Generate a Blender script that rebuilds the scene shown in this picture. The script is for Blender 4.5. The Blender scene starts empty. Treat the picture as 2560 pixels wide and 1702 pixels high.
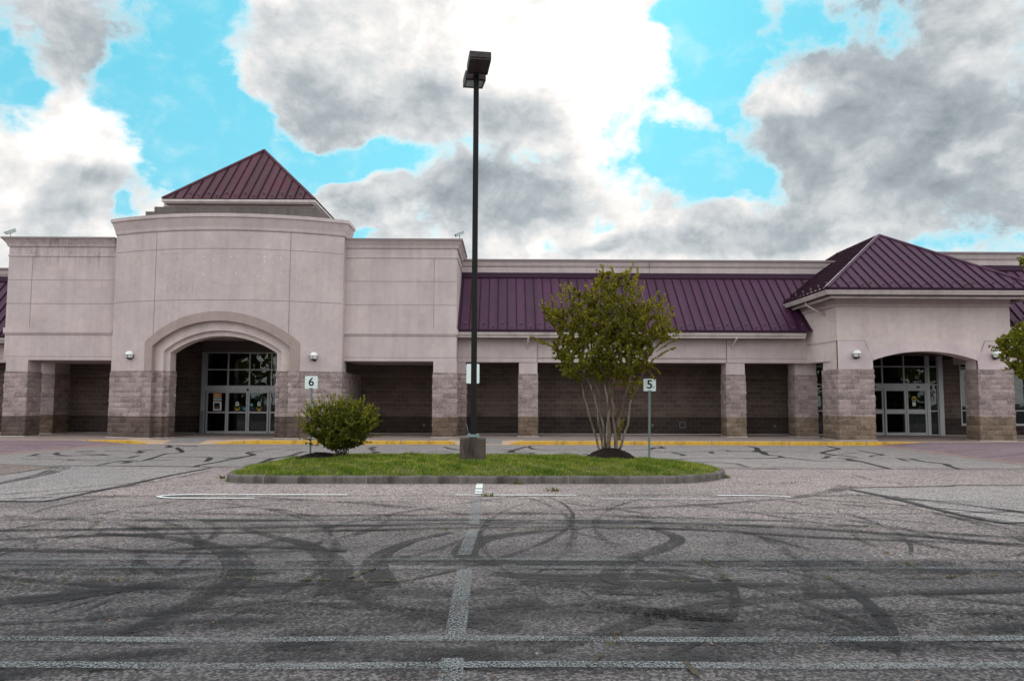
import bpy, math, random
import numpy as np
from mathutils import Vector, Matrix
random.seed(7)
SC = bpy.context.scene
COL = SC.collection
R = math.radians

# ------------------------------------------------------------------ camera
CAM_H = 1.68
PITCH, YAW, ROLL, FPX = R(4.507), R(-0.526), R(0.167), 1920.0
cam_data = bpy.data.cameras.new('camera')
cam_data.sensor_width = 36.0
cam_data.lens = 36.0 * FPX / 2560.0
cam_data.clip_start, cam_data.clip_end = 0.1, 3000.0
cam = bpy.data.objects.new('camera', cam_data)
COL.objects.link(cam)
CAM_ROT = Matrix.Rotation(YAW, 3, 'Z') @ Matrix.Rotation(math.pi/2 + PITCH, 3, 'X') @ Matrix.Rotation(ROLL, 3, 'Z')
cam.matrix_world = Matrix.Translation((0, 0, CAM_H)) @ CAM_ROT.to_4x4()
SC.camera = cam

def ray(u, v):
    """viewing direction of a survey point measured on the 2560 x 1702 photograph"""
    return CAM_ROT @ Vector(((u-1280.0)/FPX, -(v-851.0)/FPX, -1.0))
def at(u, v, Y):
    """world point of a measured point that lies on the vertical plane y = Y"""
    d = ray(u, v); t = Y/d.y
    return Vector((d.x*t, Y, CAM_H + d.z*t))
def atx(u, v, Y): return at(u, v, Y).x
def atz(u, v, Y): return at(u, v, Y).z
def gnd(u, v, z=0.0):
    """world point of a measured point that lies on the level z"""
    d = ray(u, v); t = (z-CAM_H)/d.z
    return Vector((d.x*t, d.y*t, z))

# ------------------------------------------------------------------ view + light
SC.view_settings.view_transform = 'Standard'
SC.view_settings.look = 'None'
SC.view_settings.gamma = 1.0
SC.view_settings.use_curve_mapping = False
SC.view_settings.exposure = 0.78
SUN_EL, SUN_AZ = R(31), R(4)

W = bpy.data.worlds.new('World'); SC.world = W; W.use_nodes = True
def world_sky():
    nt = W.node_tree; N = nt.nodes; L = nt.links; N.clear()
    def nd(t, **k):
        n = N.new(t)
        for a, b in k.items(): setattr(n, a, b)
        return n
    def mth(op, a, b=None, c=None, clamp=False):
        n = nd('ShaderNodeMath', operation=op, use_clamp=clamp)
        for i, x in enumerate((a, b, c)):
            if x is None: continue
            if isinstance(x, (int, float)): n.inputs[i].default_value = x
            else: L.new(x, n.inputs[i])
        return n.outputs[0]
    def vm(op, a, b=None, c=None):
        n = nd('ShaderNodeVectorMath', operation=op)
        for i, x in enumerate((a, b, c)):
            if x is None: continue
            if isinstance(x, tuple): n.inputs[i].default_value = x
            else: L.new(x, n.inputs[i])
        return n.outputs['Value'] if op in ('DOT_PRODUCT', 'LENGTH') else n.outputs[0]
    tc = nd('ShaderNodeTexCoord').outputs['Generated']
    dirv = vm('NORMALIZE', tc)
    def noise(scale, detail, rough, off=(0, 0, 0), st=(1, 1, 1.3), dist=0.0):
        v = vm('MULTIPLY_ADD', dirv, st, off)
        n = nd('ShaderNodeTexNoise')
        n.inputs['Scale'].default_value = scale; n.inputs['Detail'].default_value = detail
        n.inputs['Roughness'].default_value = rough; n.inputs['Distortion'].default_value = dist
        L.new(v, n.inputs['Vector'])
        return n
    sep = nd('ShaderNodeSeparateXYZ'); L.new(dirv, sep.inputs[0])
    az = mth('ARCTAN2', sep.outputs[0], sep.outputs[1])
    el = mth('ARCSINE', sep.outputs[2])
    cmb = nd('ShaderNodeCombineXYZ'); L.new(az, cmb.inputs[0]); L.new(el, cmb.inputs[1])
    # ragged cloud edges: bend the sky coordinates by noise at three sizes
    p = cmb.outputs[0]
    for sc_, am, of in ((5.0, .14, (1, 2, 3)), (17.0, .05, (5, 1, 9)), (52.0, .018, (2, 8, 4))):
        nn = noise(sc_, 3.0, .55, of)
        p = vm('MULTIPLY_ADD', vm('SUBTRACT', nn.outputs['Color'], (.5, .5, .5)), (am, am*.8, 0), p)
    def field(blobs, base):
        acc = base
        for (u, v, ru, rv, w) in blobs:
            d = ray(u*2560/2358, v*2560/2358).normalized()
            a0, e0 = math.atan2(d.x, d.y), math.asin(d.z)
            sx, sy = 1920/(ru*1.0857), 1920/(rv*1.0857)
            q = vm('MULTIPLY_ADD', p, (sx, sy, 0), (-a0*sx, -e0*sy, 0))
            g = mth('POWER', 0.36788, vm('DOT_PRODUCT', q, q))
            acc = mth('MULTIPLY_ADD', g, w, acc)
        return acc
    # where the blue shows through (negative = gap), in positions measured on the photograph
    gaps = [(20, 170, 60, 70, -1.22), (430, 60, 60, 90, -1.08), (300, 215, 110, 55, -1.01), (470, 255, 130, 90, -1.35),
            (570, 320, 110, 60, -1.22), (480, 390, 130, 55, -1.08), (400, 330, 70, 40, -0.68), (230, 490, 40, 35, -0.94), (245, 530, 30, 25, -0.68),
            (815, 365, 130, 36, -1.28), (700, 370, 70, 40, -0.94),
            (1640, 75, 85, 80, -1.28), (1620, 190, 80, 70, -1.35), (1575, 15, 90, 30, -0.94), (1690, 120, 60, 60, -0.81),
            (1560, 385, 70, 50, -1.22), (1640, 430, 120, 35, -1.22), (1500, 340, 40, 40, -0.81), (1760, 470, 90, 30, -0.68),
            (80, 470, 40, 15, -0.41), (10, 615, 40, 20, .2), (840, 545, 60, 12, -0.61), (1380, 500, 60, 20, -0.41),
            (1650, 300, 40, 40, -0.68), (2290, 500, 120, 60, -0.34), (2150, 540, 140, 30, -0.34),
            (110, 500, 150, 70, .5), (110, 330, 120, 130, .5), (1350, 150, 220, 200, .6), (1880, 250, 130, 110, .5), (900, 230, 250, 150, .5), (690, 130, 130, 130, .35),
            (150, 110, 150, 90, .4), (370, 130, 70, 55, .65), (370, 290, 75, 28, .75), (1150, 450, 280, 80, .5), (2000, 420, 300, 110, .5), (820, 440, 90, 45, .5), (1640, 550, 260, 45, .5)]
    fb = noise(6.0, 10.0, .62, (3.1, .7, 5.2), dist=.2)
    fl = nd('ShaderNodeClamp'); L.new(field(gaps, .62), fl.inputs[0]); fl.inputs[1].default_value = -.25; fl.inputs[2].default_value = 1.15
    fbb = noise(21.0, 7.0, .62, (1.1, 4.7, 2.2), dist=.3)
    nz = mth('ADD', mth('MULTIPLY', mth('SUBTRACT', fb.outputs['Fac'], .5), 1.9), mth('MULTIPLY', mth('SUBTRACT', fbb.outputs['Fac'], .5), .75))
    D = mth('ADD', mth('MULTIPLY_ADD', fl.outputs[0], .62, .17), nz)
    # thick, grey bellies
    grey = [(130, 140, 170, 80, .55), (290, 150, 70, 70, .4), (370, 140, 60, 50, .45), (100, 500, 110, 32, .55), (200, 415, 140, 45, .5),
            (60, 30, 120, 40, .3), (700, 110, 140, 100, .32), (900, 250, 200, 90, .40), (720, 270, 110, 55, .40), (1220, 255, 140, 60, .85), (1060, 180, 140, 60, .35),
            (1150, 455, 270, 62, .95), (1000, 430, 120, 40, .3), (830, 450, 80, 34, .55), (1400, 560, 90, 24, .8), (1640, 555, 190, 38, .7), (1770, 540, 70, 40, .5),
            (1960, 160, 190, 90, .95), (2150, 290, 230, 110, .75), (1740, 350, 150, 50, .75), (2000, 430, 240, 70, .75), (2250, 500, 200, 60, .55),
            (2050, 25, 300, 50, .75), (2290, 110, 120, 60, .6), (2340, 380, 60, 40, .7), (1950, 330, 160, 60, .6), (2100, 500, 200, 40, .4),
            (1280, 110, 190, 140, -.8), (1430, 330, 110, 150, -.8), (1850, 235, 110, 70, -.8), (2240, 150, 90, 45, -.7), (2230, 370, 90, 40, -.8), (90, 260, 90, 70, -.5), (330, 330, 90, 50, -.4), (1480, 200, 120, 200, -.5)]
    fb2 = noise(8.0, 9.0, .64, (7.3, 2.2, 1.4), dist=.3)
    gl = nd('ShaderNodeClamp'); L.new(field(grey, .36), gl.inputs[0]); gl.inputs[1].default_value = -.3; gl.inputs[2].default_value = 1.0
    T = mth('ADD', mth('MULTIPLY_ADD', gl.outputs[0], .62, .02), mth('ADD', mth('MULTIPLY', mth('SUBTRACT', fb2.outputs['Fac'], .5), 1.35), mth('MULTIPLY', mth('SUBTRACT', fbb.outputs['Fac'], .5), .7)))
    def mr(x, a, b, smooth=True):
        n = nd('ShaderNodeMapRange', interpolation_type='SMOOTHSTEP' if smooth else 'LINEAR')
        L.new(x, n.inputs[0]); n.inputs[1].default_value = a; n.inputs[2].default_value = b
        return n.outputs[0]
    veil = mth('MULTIPLY', mr(fbb.outputs['Fac'], .45, .80), .24)
    M = mth('MAXIMUM', mr(D, .24, .62), veil)
    Tk = mth('MULTIPLY', T, mr(D, .24, .60), clamp=True)
    ramp = nd('ShaderNodeValToRGB'); cr = ramp.color_ramp
    L.new(Tk, ramp.inputs[0])
    for i, (pos, c) in enumerate(((0, (1.06, 1.03, .99)), (.18, (.86, .835, .81)), (.38, (.64, .66, .67)), (.66, (.39, .435, .465)), (1, (.22, .258, .285)))):
        e = cr.elements[i] if i < 2 else cr.elements.new(pos)
        e.position = pos; e.color = (*c, 1)
    # open sky: Nishita, pulled towards the photograph's strong cyan
    sky = nd('ShaderNodeTexSky', sky_type='NISHITA', sun_disc=False)
    sky.sun_elevation, sky.sun_rotation = SUN_EL, SUN_AZ
    sky.air_density, sky.dust_density = 1.0, 1.0
    skl = vm('MULTIPLY', sky.outputs[0], (.035, .105, .125))
    skm = vm('MULTIPLY_ADD', skl, (.09, .10, .10), (.098, .345, .425))
    # the lower sky pales towards the horizon
    hz = mr(el, .40, .05)
    mixh = nd('ShaderNodeMix', data_type='RGBA'); L.new(mth('MULTIPLY', hz, .42), mixh.inputs[0]); L.new(skm, mixh.inputs[6]); mixh.inputs[7].default_value = (.30, .47, .53, 1)
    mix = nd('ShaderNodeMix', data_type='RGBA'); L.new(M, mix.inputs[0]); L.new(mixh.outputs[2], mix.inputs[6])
    # unseen clouds behind the viewer are brightened to light the shop front, those ahead dimmed
    rear_fill = mr(sep.outputs[1], .45, -.25); fl2 = nd('ShaderNodeMapRange'); L.new(rear_fill, fl2.inputs[0]); fl2.inputs[3].default_value = .66; fl2.inputs[4].default_value = 1.30
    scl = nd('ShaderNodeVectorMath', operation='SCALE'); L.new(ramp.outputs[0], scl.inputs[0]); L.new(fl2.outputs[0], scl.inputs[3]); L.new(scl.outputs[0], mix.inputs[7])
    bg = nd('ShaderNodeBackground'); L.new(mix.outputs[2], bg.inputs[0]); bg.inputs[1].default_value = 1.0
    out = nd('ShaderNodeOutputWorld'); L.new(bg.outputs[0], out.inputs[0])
    W.cycles.sampling_method = 'MANUAL'; W.cycles.sample_map_resolution = 512
world_sky()

sun_d = bpy.data.lights.new('sun', 'SUN'); sun_d.energy = 0.5; sun_d.angle = R(20); sun_d.color = (1, .95, .88)
sun = bpy.data.objects.new('sun', sun_d); COL.objects.link(sun)
sdir = Vector((math.sin(SUN_AZ)*math.cos(SUN_EL), math.cos(SUN_AZ)*math.cos(SUN_EL), math.sin(SUN_EL)))
sun.rotation_euler = sdir.to_track_quat('Z', 'Y').to_euler()
sun.location = (0, 60, 60)

# ------------------------------------------------------------------ mesh + object helpers
class MB:
    """collects shapes in world metres; build() links them as ONE mesh object"""
    def __init__(s): s.v, s.f, s.m, s.uv = [], [], [], {}
    def face(s, pts, mat=0, uv=None):
        b = len(s.v); s.v += [tuple(p) for p in pts]; s.f.append(tuple(range(b, b+len(pts)))); s.m.append(mat)
        if uv: s.uv[len(s.f)-1] = uv
    def box(s, x0, x1, y0, y1, z0, z1, mat=0):
        if x0 > x1: x0, x1 = x1, x0
        if y0 > y1: y0, y1 = y1, y0
        if z0 > z1: z0, z1 = z1, z0
        b = len(s.v)
        s.v += [(x0,y0,z0),(x1,y0,z0),(x1,y1,z0),(x0,y1,z0),(x0,y0,z1),(x1,y0,z1),(x1,y1,z1),(x0,y1,z1)]
        for q in ((0,3,2,1),(4,5,6,7),(0,1,5,4),(1,2,6,5),(2,3,7,6),(3,0,4,7)):
            s.f.append(tuple(b+i for i in q)); s.m.append(mat)
    def prism(s, poly, vec, mat=0):
        """closed planar polygon pushed along vec"""
        n = len(poly); b = len(s.v); vec = Vector(vec)
        s.v += [tuple(p) for p in poly] + [tuple(Vector(p)+vec) for p in poly]
        s.f.append(tuple(b+i for i in range(n))[::-1]); s.m.append(mat)
        s.f.append(tuple(b+n+i for i in range(n))); s.m.append(mat)
        for i in range(n):
            j = (i+1) % n
            s.f.append((b+i, b+j, b+n+j, b+n+i)); s.m.append(mat)
    def sweep(s, path, prof, mat=0, caps=True):
        """profile [(out, z)] carried along a plan path [(x, y)], out to the right-hand side of travel"""
        P = [Vector((x, y)) for x, y in path]; n = len(P); k = len(prof); b = len(s.v)
        for i in range(n):
            ns = []
            if i > 0: d = (P[i]-P[i-1]).normalized(); ns.append(Vector((d.y, -d.x)))
            if i < n-1: d = (P[i+1]-P[i]).normalized(); ns.append(Vector((d.y, -d.x)))
            m = sum(ns, Vector((0, 0)))
            m = m.normalized(); m = m / max(.3, m.dot(ns[0]))
            for o, z in prof: s.v.append((P[i].x+m.x*o, P[i].y+m.y*o, z))
        for i in range(n-1):
            for j in range(k):
                j2 = (j+1) % k
                s.f.append((b+i*k+j, b+(i+1)*k+j, b+(i+1)*k+j2, b+i*k+j2)); s.m.append(mat)
        if caps:
            s.f.append(tuple(b+j for j in range(k))); s.m.append(mat)
            s.f.append(tuple(b+(n-1)*k+j for j in range(k))[::-1]); s.m.append(mat)
    def tube(s, pts, rad, seg=8, mat=0, caps=True):
        P = [Vector(p) for p in pts]; n = len(P)
        if not isinstance(rad, (list, tuple)): rad = [rad]*n
        b = len(s.v); prev = None
        for i in range(n):
            d = (P[min(i+1, n-1)]-P[max(i-1, 0)]).normalized()
            if prev is None:
                a = Vector((0, 0, 1)) if abs(d.z) < .9 else Vector((1, 0, 0))
                x = d.cross(a).normalized()
            else:
                x = (prev - d*prev.dot(d)).normalized()
            prev = x; y = d.cross(x)
            for j in range(seg):
                t = 2*math.pi*j/seg
                s.v.append(tuple(P[i] + (x*math.cos(t)+y*math.sin(t))*rad[i]))
        for i in range(n-1):
            for j in range(seg):
                j2 = (j+1) % seg
                s.f.append((b+i*seg+j, b+i*seg+j2, b+(i+1)*seg+j2, b+(i+1)*seg+j)); s.m.append(mat)
        if caps:
            s.f.append(tuple(b+j for j in range(seg))[::-1]); s.m.append(mat)
            s.f.append(tuple(b+(n-1)*seg+j for j in range(seg))); s.m.append(mat)
    def ball(s, c, r, seg=18, rings=12, z0=-1.0, z1=1.0, mat=0):
        c = Vector(c); b = len(s.v)
        a0, a1 = math.asin(z0), math.asin(z1)
        for i in range(rings+1):
            a = a0+(a1-a0)*i/rings
            for j in range(seg):
                t = 2*math.pi*j/seg
                s.v.append(tuple(c+Vector((math.cos(a)*math.cos(t), math.cos(a)*math.sin(t), math.sin(a)))*r))
        for i in range(rings):
            for j in range(seg):
                j2 = (j+1) % seg
                s.f.append((b+i*seg+j, b+i*seg+j2, b+(i+1)*seg+j2, b+(i+1)*seg+j)); s.m.append(mat)
    def build(s, name, mats, parent=None, smooth=False, origin=None):
        o0 = Vector(origin) if origin is not None else (ORG[parent.name] if parent else Vector((0, 0, 0)))
        me = bpy.data.meshes.new(name)
        me.from_pydata([(x-o0.x, y-o0.y, z-o0.z) for x, y, z in s.v], [], s.f)
        if not isinstance(mats, (list, tuple)): mats = [mats]
        for m in mats: me.materials.append(m)
        me.polygons.foreach_set('material_index', s.m)
        if smooth: me.polygons.foreach_set('use_smooth', [True]*len(s.f))
        if s.uv:
            lay = me.uv_layers.new(name='UVMap')
            for fi, uv in s.uv.items():
                for li, c in zip(me.polygons[fi].loop_indices, uv): lay.data[li].uv = c
        me.update()
        o = bpy.data.objects.new(name, me); COL.objects.link(o)
        ORG[o.name] = o0
        if parent:
            o.parent = parent
            o.location = o0 - ORG[parent.name]
        else: o.location = o0
        return o
ORG = {}
def tag(o, label=None, cat=None, group=None, kind=None):
    if label: o['label'] = label
    if cat: o['category'] = cat
    if group: o['group'] = group
    if kind: o['kind'] = kind
    return o
def thing(name, loc, label, cat, group=None):
    o = bpy.data.objects.new(name, None); COL.objects.link(o); o.location = loc
    o.empty_display_size = .2
    ORG[o.name] = Vector(loc)
    return tag(o, label, cat, group)
def copy_tree(o, loc=None, rotz=None, label=None):
    def rec(x, par):
        c = x.copy(); COL.objects.link(c)
        if par: c.parent = par
        for ch in list(x.children): rec(ch, c)
        return c
    c = rec(o, None)
    if loc is not None: c.location = loc
    if rotz is not None: c.rotation_euler.z = rotz
    if label: c['label'] = label
    return c
def text_mesh(txt, size, offset=0.0, extrude=0.002):
    cu = bpy.data.curves.new('lettering', 'FONT'); cu.body = txt; cu.size = size; cu.offset = offset; cu.extrude = extrude
    cu.align_x = 'CENTER'; cu.align_y = 'CENTER'
    ob = bpy.data.objects.new('lettering', cu); COL.objects.link(ob)
    dg = bpy.context.evaluated_depsgraph_get(); dg.update()
    me = bpy.data.meshes.new_from_object(ob.evaluated_get(dg))
    bpy.data.objects.remove(ob); bpy.data.curves.remove(cu)
    return me

# ------------------------------------------------------------------ materials
def mat(name, col, rough=.8, spec=.3, metal=0.0, fn=None, bump=None):
    m = bpy.data.materials.new(name); m.use_nodes = True
    nt = m.node_tree; b = nt.nodes['Principled BSDF']
    b.inputs['Base Color'].default_value = (*col, 1); b.inputs['Roughness'].default_value = rough
    b.inputs['Specular IOR Level'].default_value = spec; b.inputs['Metallic'].default_value = metal
    if fn: fn(NT(m))
    return m
class NT:
    """short-hand for building node materials"""
    def __init__(s, m):
        s.nt = m.node_tree; s.N = s.nt.nodes; s.L = s.nt.links; s.b = s.N['Principled BSDF']; s.out = s.N['Material Output']
        s.tc = s.N.new('ShaderNodeTexCoord')
    def n(s, t, ins=None, **k):
        x = s.N.new(t)
        for a, v in k.items(): setattr(x, a, v)
        for a, v in (ins or {}).items(): s.set(x.inputs[a], v)
        return x
    def set(s, sock, v):
        if isinstance(v, bpy.types.NodeSocket): s.L.new(v, sock)
        elif isinstance(v, tuple) and len(v) == 3 and sock.type == 'RGBA': sock.default_value = (*v, 1)
        else: sock.default_value = v
    def pos(s, sc=(1, 1, 1), off=(0, 0, 0), src='Object'):
        return s.n('ShaderNodeMapping', {'Vector': s.tc.outputs[src], 'Scale': sc, 'Location': off}).outputs[0]
    def noise(s, scale, detail=4, rough=.55, sc=(1, 1, 1), off=(0, 0, 0), src='Object', dist=0.0, out='Fac'):
        return s.n('ShaderNodeTexNoise', {'Vector': s.pos(sc, off, src), 'Scale': scale, 'Detail': detail, 'Roughness': rough, 'Distortion': dist}).outputs[out]
    def ramp(s, x, stops):
        r = s.n('ShaderNodeValToRGB', {'Fac': x}); c = r.color_ramp
        for i, (p, col) in enumerate(stops):
            if isinstance(col, (int, float)): col = (col, col, col)
            e = c.elements[i] if i < 2 else c.elements.new(p)
            e.position = p; e.color = (*col, 1)
        return r.outputs[0]
    def mix(s, f, a, b, blend='MIX'):
        x = s.n('ShaderNodeMix', data_type='RGBA', blend_type=blend)
        s.set(x.inputs[0], f); s.set(x.inputs[6], a); s.set(x.inputs[7], b)
        return x.outputs[2]
    def math(s, op, a, b=None, clamp=False):
        x = s.n('ShaderNodeMath', operation=op, use_clamp=clamp); s.set(x.inputs[0], a)
        if b is not None: s.set(x.inputs[1], b)
        return x.outputs[0]
    def mr(s, x, a, b, c=0.0, d=1.0):
        return s.n('ShaderNodeMapRange', {0: x, 1: a, 2: b, 3: c, 4: d}, interpolation_type='SMOOTHSTEP').outputs[0]
    def col(s, c): s.set(s.b.inputs['Base Color'], c)
    def bump(s, h, strength=.3, dist=.01):
        x = s.n('ShaderNodeBump', {'Height': h, 'Strength': strength, 'Distance': dist}); s.L.new(x.outputs[0], s.b.inputs['Normal'])
def stucco(name, c, stain=0.0, top=None, speck=.10, drip=.90):
    def fn(t):
        big = t.noise(.7, 5, .6); mid = t.noise(4.0, 4, .6, off=(3, 1, 2)); fine = t.noise(60, 3, .6)
        streak = t.noise(2.6, 6, .7, sc=(1, 1, .07), off=(7, 2, 0))
        v = t.math('ADD', t.mr(big, .3, .7, .90, 1.07), t.mr(mid, .3, .7, -.05, .05))
        v = t.math('MULTIPLY', v, t.mr(streak, .36, .70, 1.04, drip))
        v = t.math('MULTIPLY', v, t.mr(fine, .3, .7, 1-speck, 1+speck))
        cc = t.mix(1.0, c, v, 'MULTIPLY')
        # cool/warm drift of old paint
        cc = t.mix(t.mr(t.noise(1.3, 3, .5, off=(9, 9, 1)), .35, .65, 0, .25), cc, (c[0]*.96, c[1]*1.02, c[2]*1.04))
        if stain:
            st = t.noise(3.0, 6, .7, sc=(1.6, 1.6, .16), off=(1, 5, 2)); s2 = t.noise(.9, 4, .6, off=(4, 4, 0))
            m = t.math('MULTIPLY', t.mr(st, .42, .68), t.mr(s2, .3, .65, .25, 1))
            if top is not None:
                zz = t.n('ShaderNodeSeparateXYZ', {0: t.n('ShaderNodeNewGeometry').outputs['Position']}).outputs[2]
                m = t.math('MULTIPLY', m, t.mr(zz, top[0], top[1], 0, 1))
            cc = t.mix(t.math('MULTIPLY', m, stain), cc, (.105, .10, .095))
        t.col(cc)
        t.bump(t.noise(45, 4, .7), .35, .006)
    return mat(name, c, .92, .15, fn=fn)
ST = (.53, .442, .436)
M_ST = stucco('stucco', ST)
M_STL = stucco('stucco stained by rain', ST, .85, (6.9, 7.9))
M_ST2 = stucco('stucco warm band', (.37, .285, .265), speck=.2)
M_ST3 = stucco('stucco pink panel', (.58, .475, .485), drip=.95)
M_STB = stucco('stucco beige', (.60, .50, .48), drip=.95)
M_JOINT = mat('control joint', (.26, .205, .21), .9, .1)
M_DARKCAP = stucco('weathered dark parapet', (.17, .145, .14), .8)
M_COPING = mat('coping metal', (.26, .19, .20), .6, .3, fn=lambda t: t.col(t.mix(t.noise(3, 4), (.20, .15, .16), (.30, .24, .24))))
def stone(name, c, mortar, var=.35, bw=.4064, rh=.2032):
    def fn(t):
        br = t.n('ShaderNodeTexBrick', {'Vector': t.tc.outputs['UV'], 'Scale': 1.0, 'Mortar Size': .008, 'Mortar Smooth': .25, 'Bias': 0.0, 'Brick Width': bw, 'Row Height': rh,
            'Color1': (0, 0, 0), 'Color2': (1, 1, 1), 'Mortar': (.5, .5, .5)})
        rnd = br.outputs['Color']; mo = br.outputs['Fac']
        n1 = t.noise(14, 5, .7); n2 = t.noise(2.2, 4, .6); n3 = t.noise(70, 3, .7)
        v = t.math('ADD', t.mr(rnd, 0, 1, 1-var*.5, 1+var*.5), t.mr(n1, .3, .7, -.22, .22))
        v = t.math('ADD', v, t.mr(n3, .3, .7, -.14, .14))
        v = t.math('MULTIPLY', v, t.mr(n2, .3, .7, .85, 1.12))
        cc = t.mix(1.0, c, v, 'MULTIPLY')
        cc = t.mix(t.math('MULTIPLY', mo, t.mr(t.noise(5, 3), .35, .6, .25, .9)), cc, mortar)
        t.col(cc)
        t.bump(t.math('SUBTRACT', t.noise(22, 6, .7), t.math('MULTIPLY', mo, .6)), .8, .02)
    return mat(name, c, .95, .12, fn=fn)
M_STONE = stone('split face block', (.315, .248, .240), (.47, .39, .375), .42)
M_STONE_D = stone('dark base block', (.12, .088, .078), (.18, .14, .12))
M_STONE_T = stone('tan base block', (.215, .158, .12), (.32, .25, .20), .5)
M_STONE_B = stone('brown base block', (.17, .12, .09), (.25, .19, .15), .5)
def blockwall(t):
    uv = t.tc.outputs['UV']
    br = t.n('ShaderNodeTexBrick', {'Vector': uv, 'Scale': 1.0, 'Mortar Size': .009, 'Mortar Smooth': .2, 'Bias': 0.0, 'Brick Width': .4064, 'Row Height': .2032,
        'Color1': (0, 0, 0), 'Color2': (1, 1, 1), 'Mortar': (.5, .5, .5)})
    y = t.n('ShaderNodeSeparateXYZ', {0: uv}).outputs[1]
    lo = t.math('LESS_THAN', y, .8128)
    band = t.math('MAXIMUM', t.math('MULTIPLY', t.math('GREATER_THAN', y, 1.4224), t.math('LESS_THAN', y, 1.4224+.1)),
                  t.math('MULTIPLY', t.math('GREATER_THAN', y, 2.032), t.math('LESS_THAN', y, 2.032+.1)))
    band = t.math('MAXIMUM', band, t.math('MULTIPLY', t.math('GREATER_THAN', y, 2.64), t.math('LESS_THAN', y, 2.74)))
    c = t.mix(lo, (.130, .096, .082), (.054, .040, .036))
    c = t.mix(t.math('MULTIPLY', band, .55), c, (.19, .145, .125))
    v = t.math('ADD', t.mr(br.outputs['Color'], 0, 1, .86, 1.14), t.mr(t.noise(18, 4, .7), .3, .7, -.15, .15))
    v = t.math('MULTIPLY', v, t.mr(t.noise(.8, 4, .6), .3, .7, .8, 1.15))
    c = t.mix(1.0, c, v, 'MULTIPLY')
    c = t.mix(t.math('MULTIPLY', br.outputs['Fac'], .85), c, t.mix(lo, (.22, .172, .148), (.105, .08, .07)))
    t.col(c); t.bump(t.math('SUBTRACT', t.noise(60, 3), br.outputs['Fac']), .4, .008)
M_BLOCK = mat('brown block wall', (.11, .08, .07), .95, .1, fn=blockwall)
def metalroof(name, c):
    def fn(t):
        n = t.noise(1.2, 5, .6, sc=(1, 1, 1)); d = t.noise(6, 5, .7, sc=(1, .25, .25)); f = t.noise(40, 3)
        v = t.math('MULTIPLY', t.mr(n, .3, .7, .82, 1.2), t.mr(d, .3, .75, 1.08, .80)); v = t.math('MULTIPLY', v, t.mr(t.noise(2.46, 1, .5, sc=(1, .01, .01), off=(3, 0, 0)), .3, .7, .84, 1.18))
        t.col(t.mix(t.mr(f, .55, .8, 0, .18), t.mix(1.0, c, v, 'MULTIPLY'), (c[0]*1.6, c[1]*1.8, c[2]*1.7)))
        t.set(t.b.inputs['Roughness'], t.mr(n, .3, .7, .46, .62))
        t.bump(t.noise(1.6, 2, .5), .10, .03)
    return mat(name, c, .5, .32, fn=fn)
M_ROOF = metalroof('burgundy standing seam metal', (.060, .016, .047))
M_ROOF2 = metalroof('faded burgundy metal', (.074, .018, .033))
M_SEAM = mat('seam rib metal', (.030, .010, .020), .8, .12)
M_FLASH = mat('dark flashing', (.030, .012, .026), .7, .15, fn=lambda t: t.col(t.mix(t.noise(4, 4), (.026, .010, .022), (.042, .017, .034))))
M_GUARD = mat('snow guard grey', (.16, .14, .16), .7, .2)
M_GUT = mat('cream gutter', (.52, .46, .44), .55, .3, fn=lambda t: t.col(t.mix(t.mr(t.noise(2, 5, .65, sc=(1, 1, .3)), .4, .75), (.55, .49, .465), (.38, .33, .31))))
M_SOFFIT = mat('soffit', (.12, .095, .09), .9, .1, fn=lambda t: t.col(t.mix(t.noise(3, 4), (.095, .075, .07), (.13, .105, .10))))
M_ALU = mat('door aluminium', (.36, .36, .375), .42, .5, .35, fn=lambda t: t.col(t.mix(t.noise(5, 4, sc=(1, 1, .2)), (.30, .30, .32), (.42, .42, .43))))
M_ALUD = mat('grey painted pier', (.15, .155, .165), .6, .3)
M_BLACK = mat('black plastic', (.012, .012, .014), .45, .5)
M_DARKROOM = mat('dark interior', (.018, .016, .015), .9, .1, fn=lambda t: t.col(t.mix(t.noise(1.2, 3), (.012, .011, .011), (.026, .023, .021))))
M_INFRAME = mat('inner vestibule frame', (.16, .165, .16), .6, .3)
M_WHITE = mat('white paper', (.62, .66, .66), .7, .2)
M_ORANGE = mat('orange print', (.48, .20, .03), .6, .2)
M_YEL = mat('yellow decal', (.42, .36, .02), .5, .2)
M_RED = mat('red decal', (.22, .03, .03), .5, .2)
M_BLUE = mat('cyan decal', (.03, .33, .42), .5, .2)
M_NAVY = mat('dark print', (.015, .015, .03), .6, .2)
def glassmat():
    m = bpy.data.materials.new('tinted glass'); m.use_nodes = True; t = NT(m); t.N.remove(t.b)
    tr = t.n('ShaderNodeBsdfTransparent', {'Color': (.38, .41, .40)})
    gl = t.n('ShaderNodeBsdfGlossy', {'Color': (.75, .78, .78), 'Roughness': .015})
    bp = t.n('ShaderNodeBump', {'Height': t.noise(1.1, 2), 'Strength': .05, 'Distance': .05}); t.L.new(bp.outputs[0], gl.inputs['Normal'])
    fr = t.n('ShaderNodeFresnel', {'IOR': 1.55})
    fac = t.math('MULTIPLY', fr.outputs[0], 1.25, True)
    mx = t.n('ShaderNodeMixShader'); t.L.new(fac, mx.inputs[0]); t.L.new(tr.outputs[0], mx.inputs[1]); t.L.new(gl.outputs[0], mx.inputs[2])
    t.L.new(mx.outputs[0], t.out.inputs[0])
    return m
M_GLASS = glassmat()
M_GLOBE = mat('white lamp globe', (.78, .80, .80), .35, .4)
M_POLE = mat('dark bronze paint', (.022, .019, .020), .6, .2, fn=lambda t: t.col(t.mix(t.noise(6, 4, sc=(1, 1, .1)), (.008, .007, .008), (.018, .015, .015))))
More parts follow.
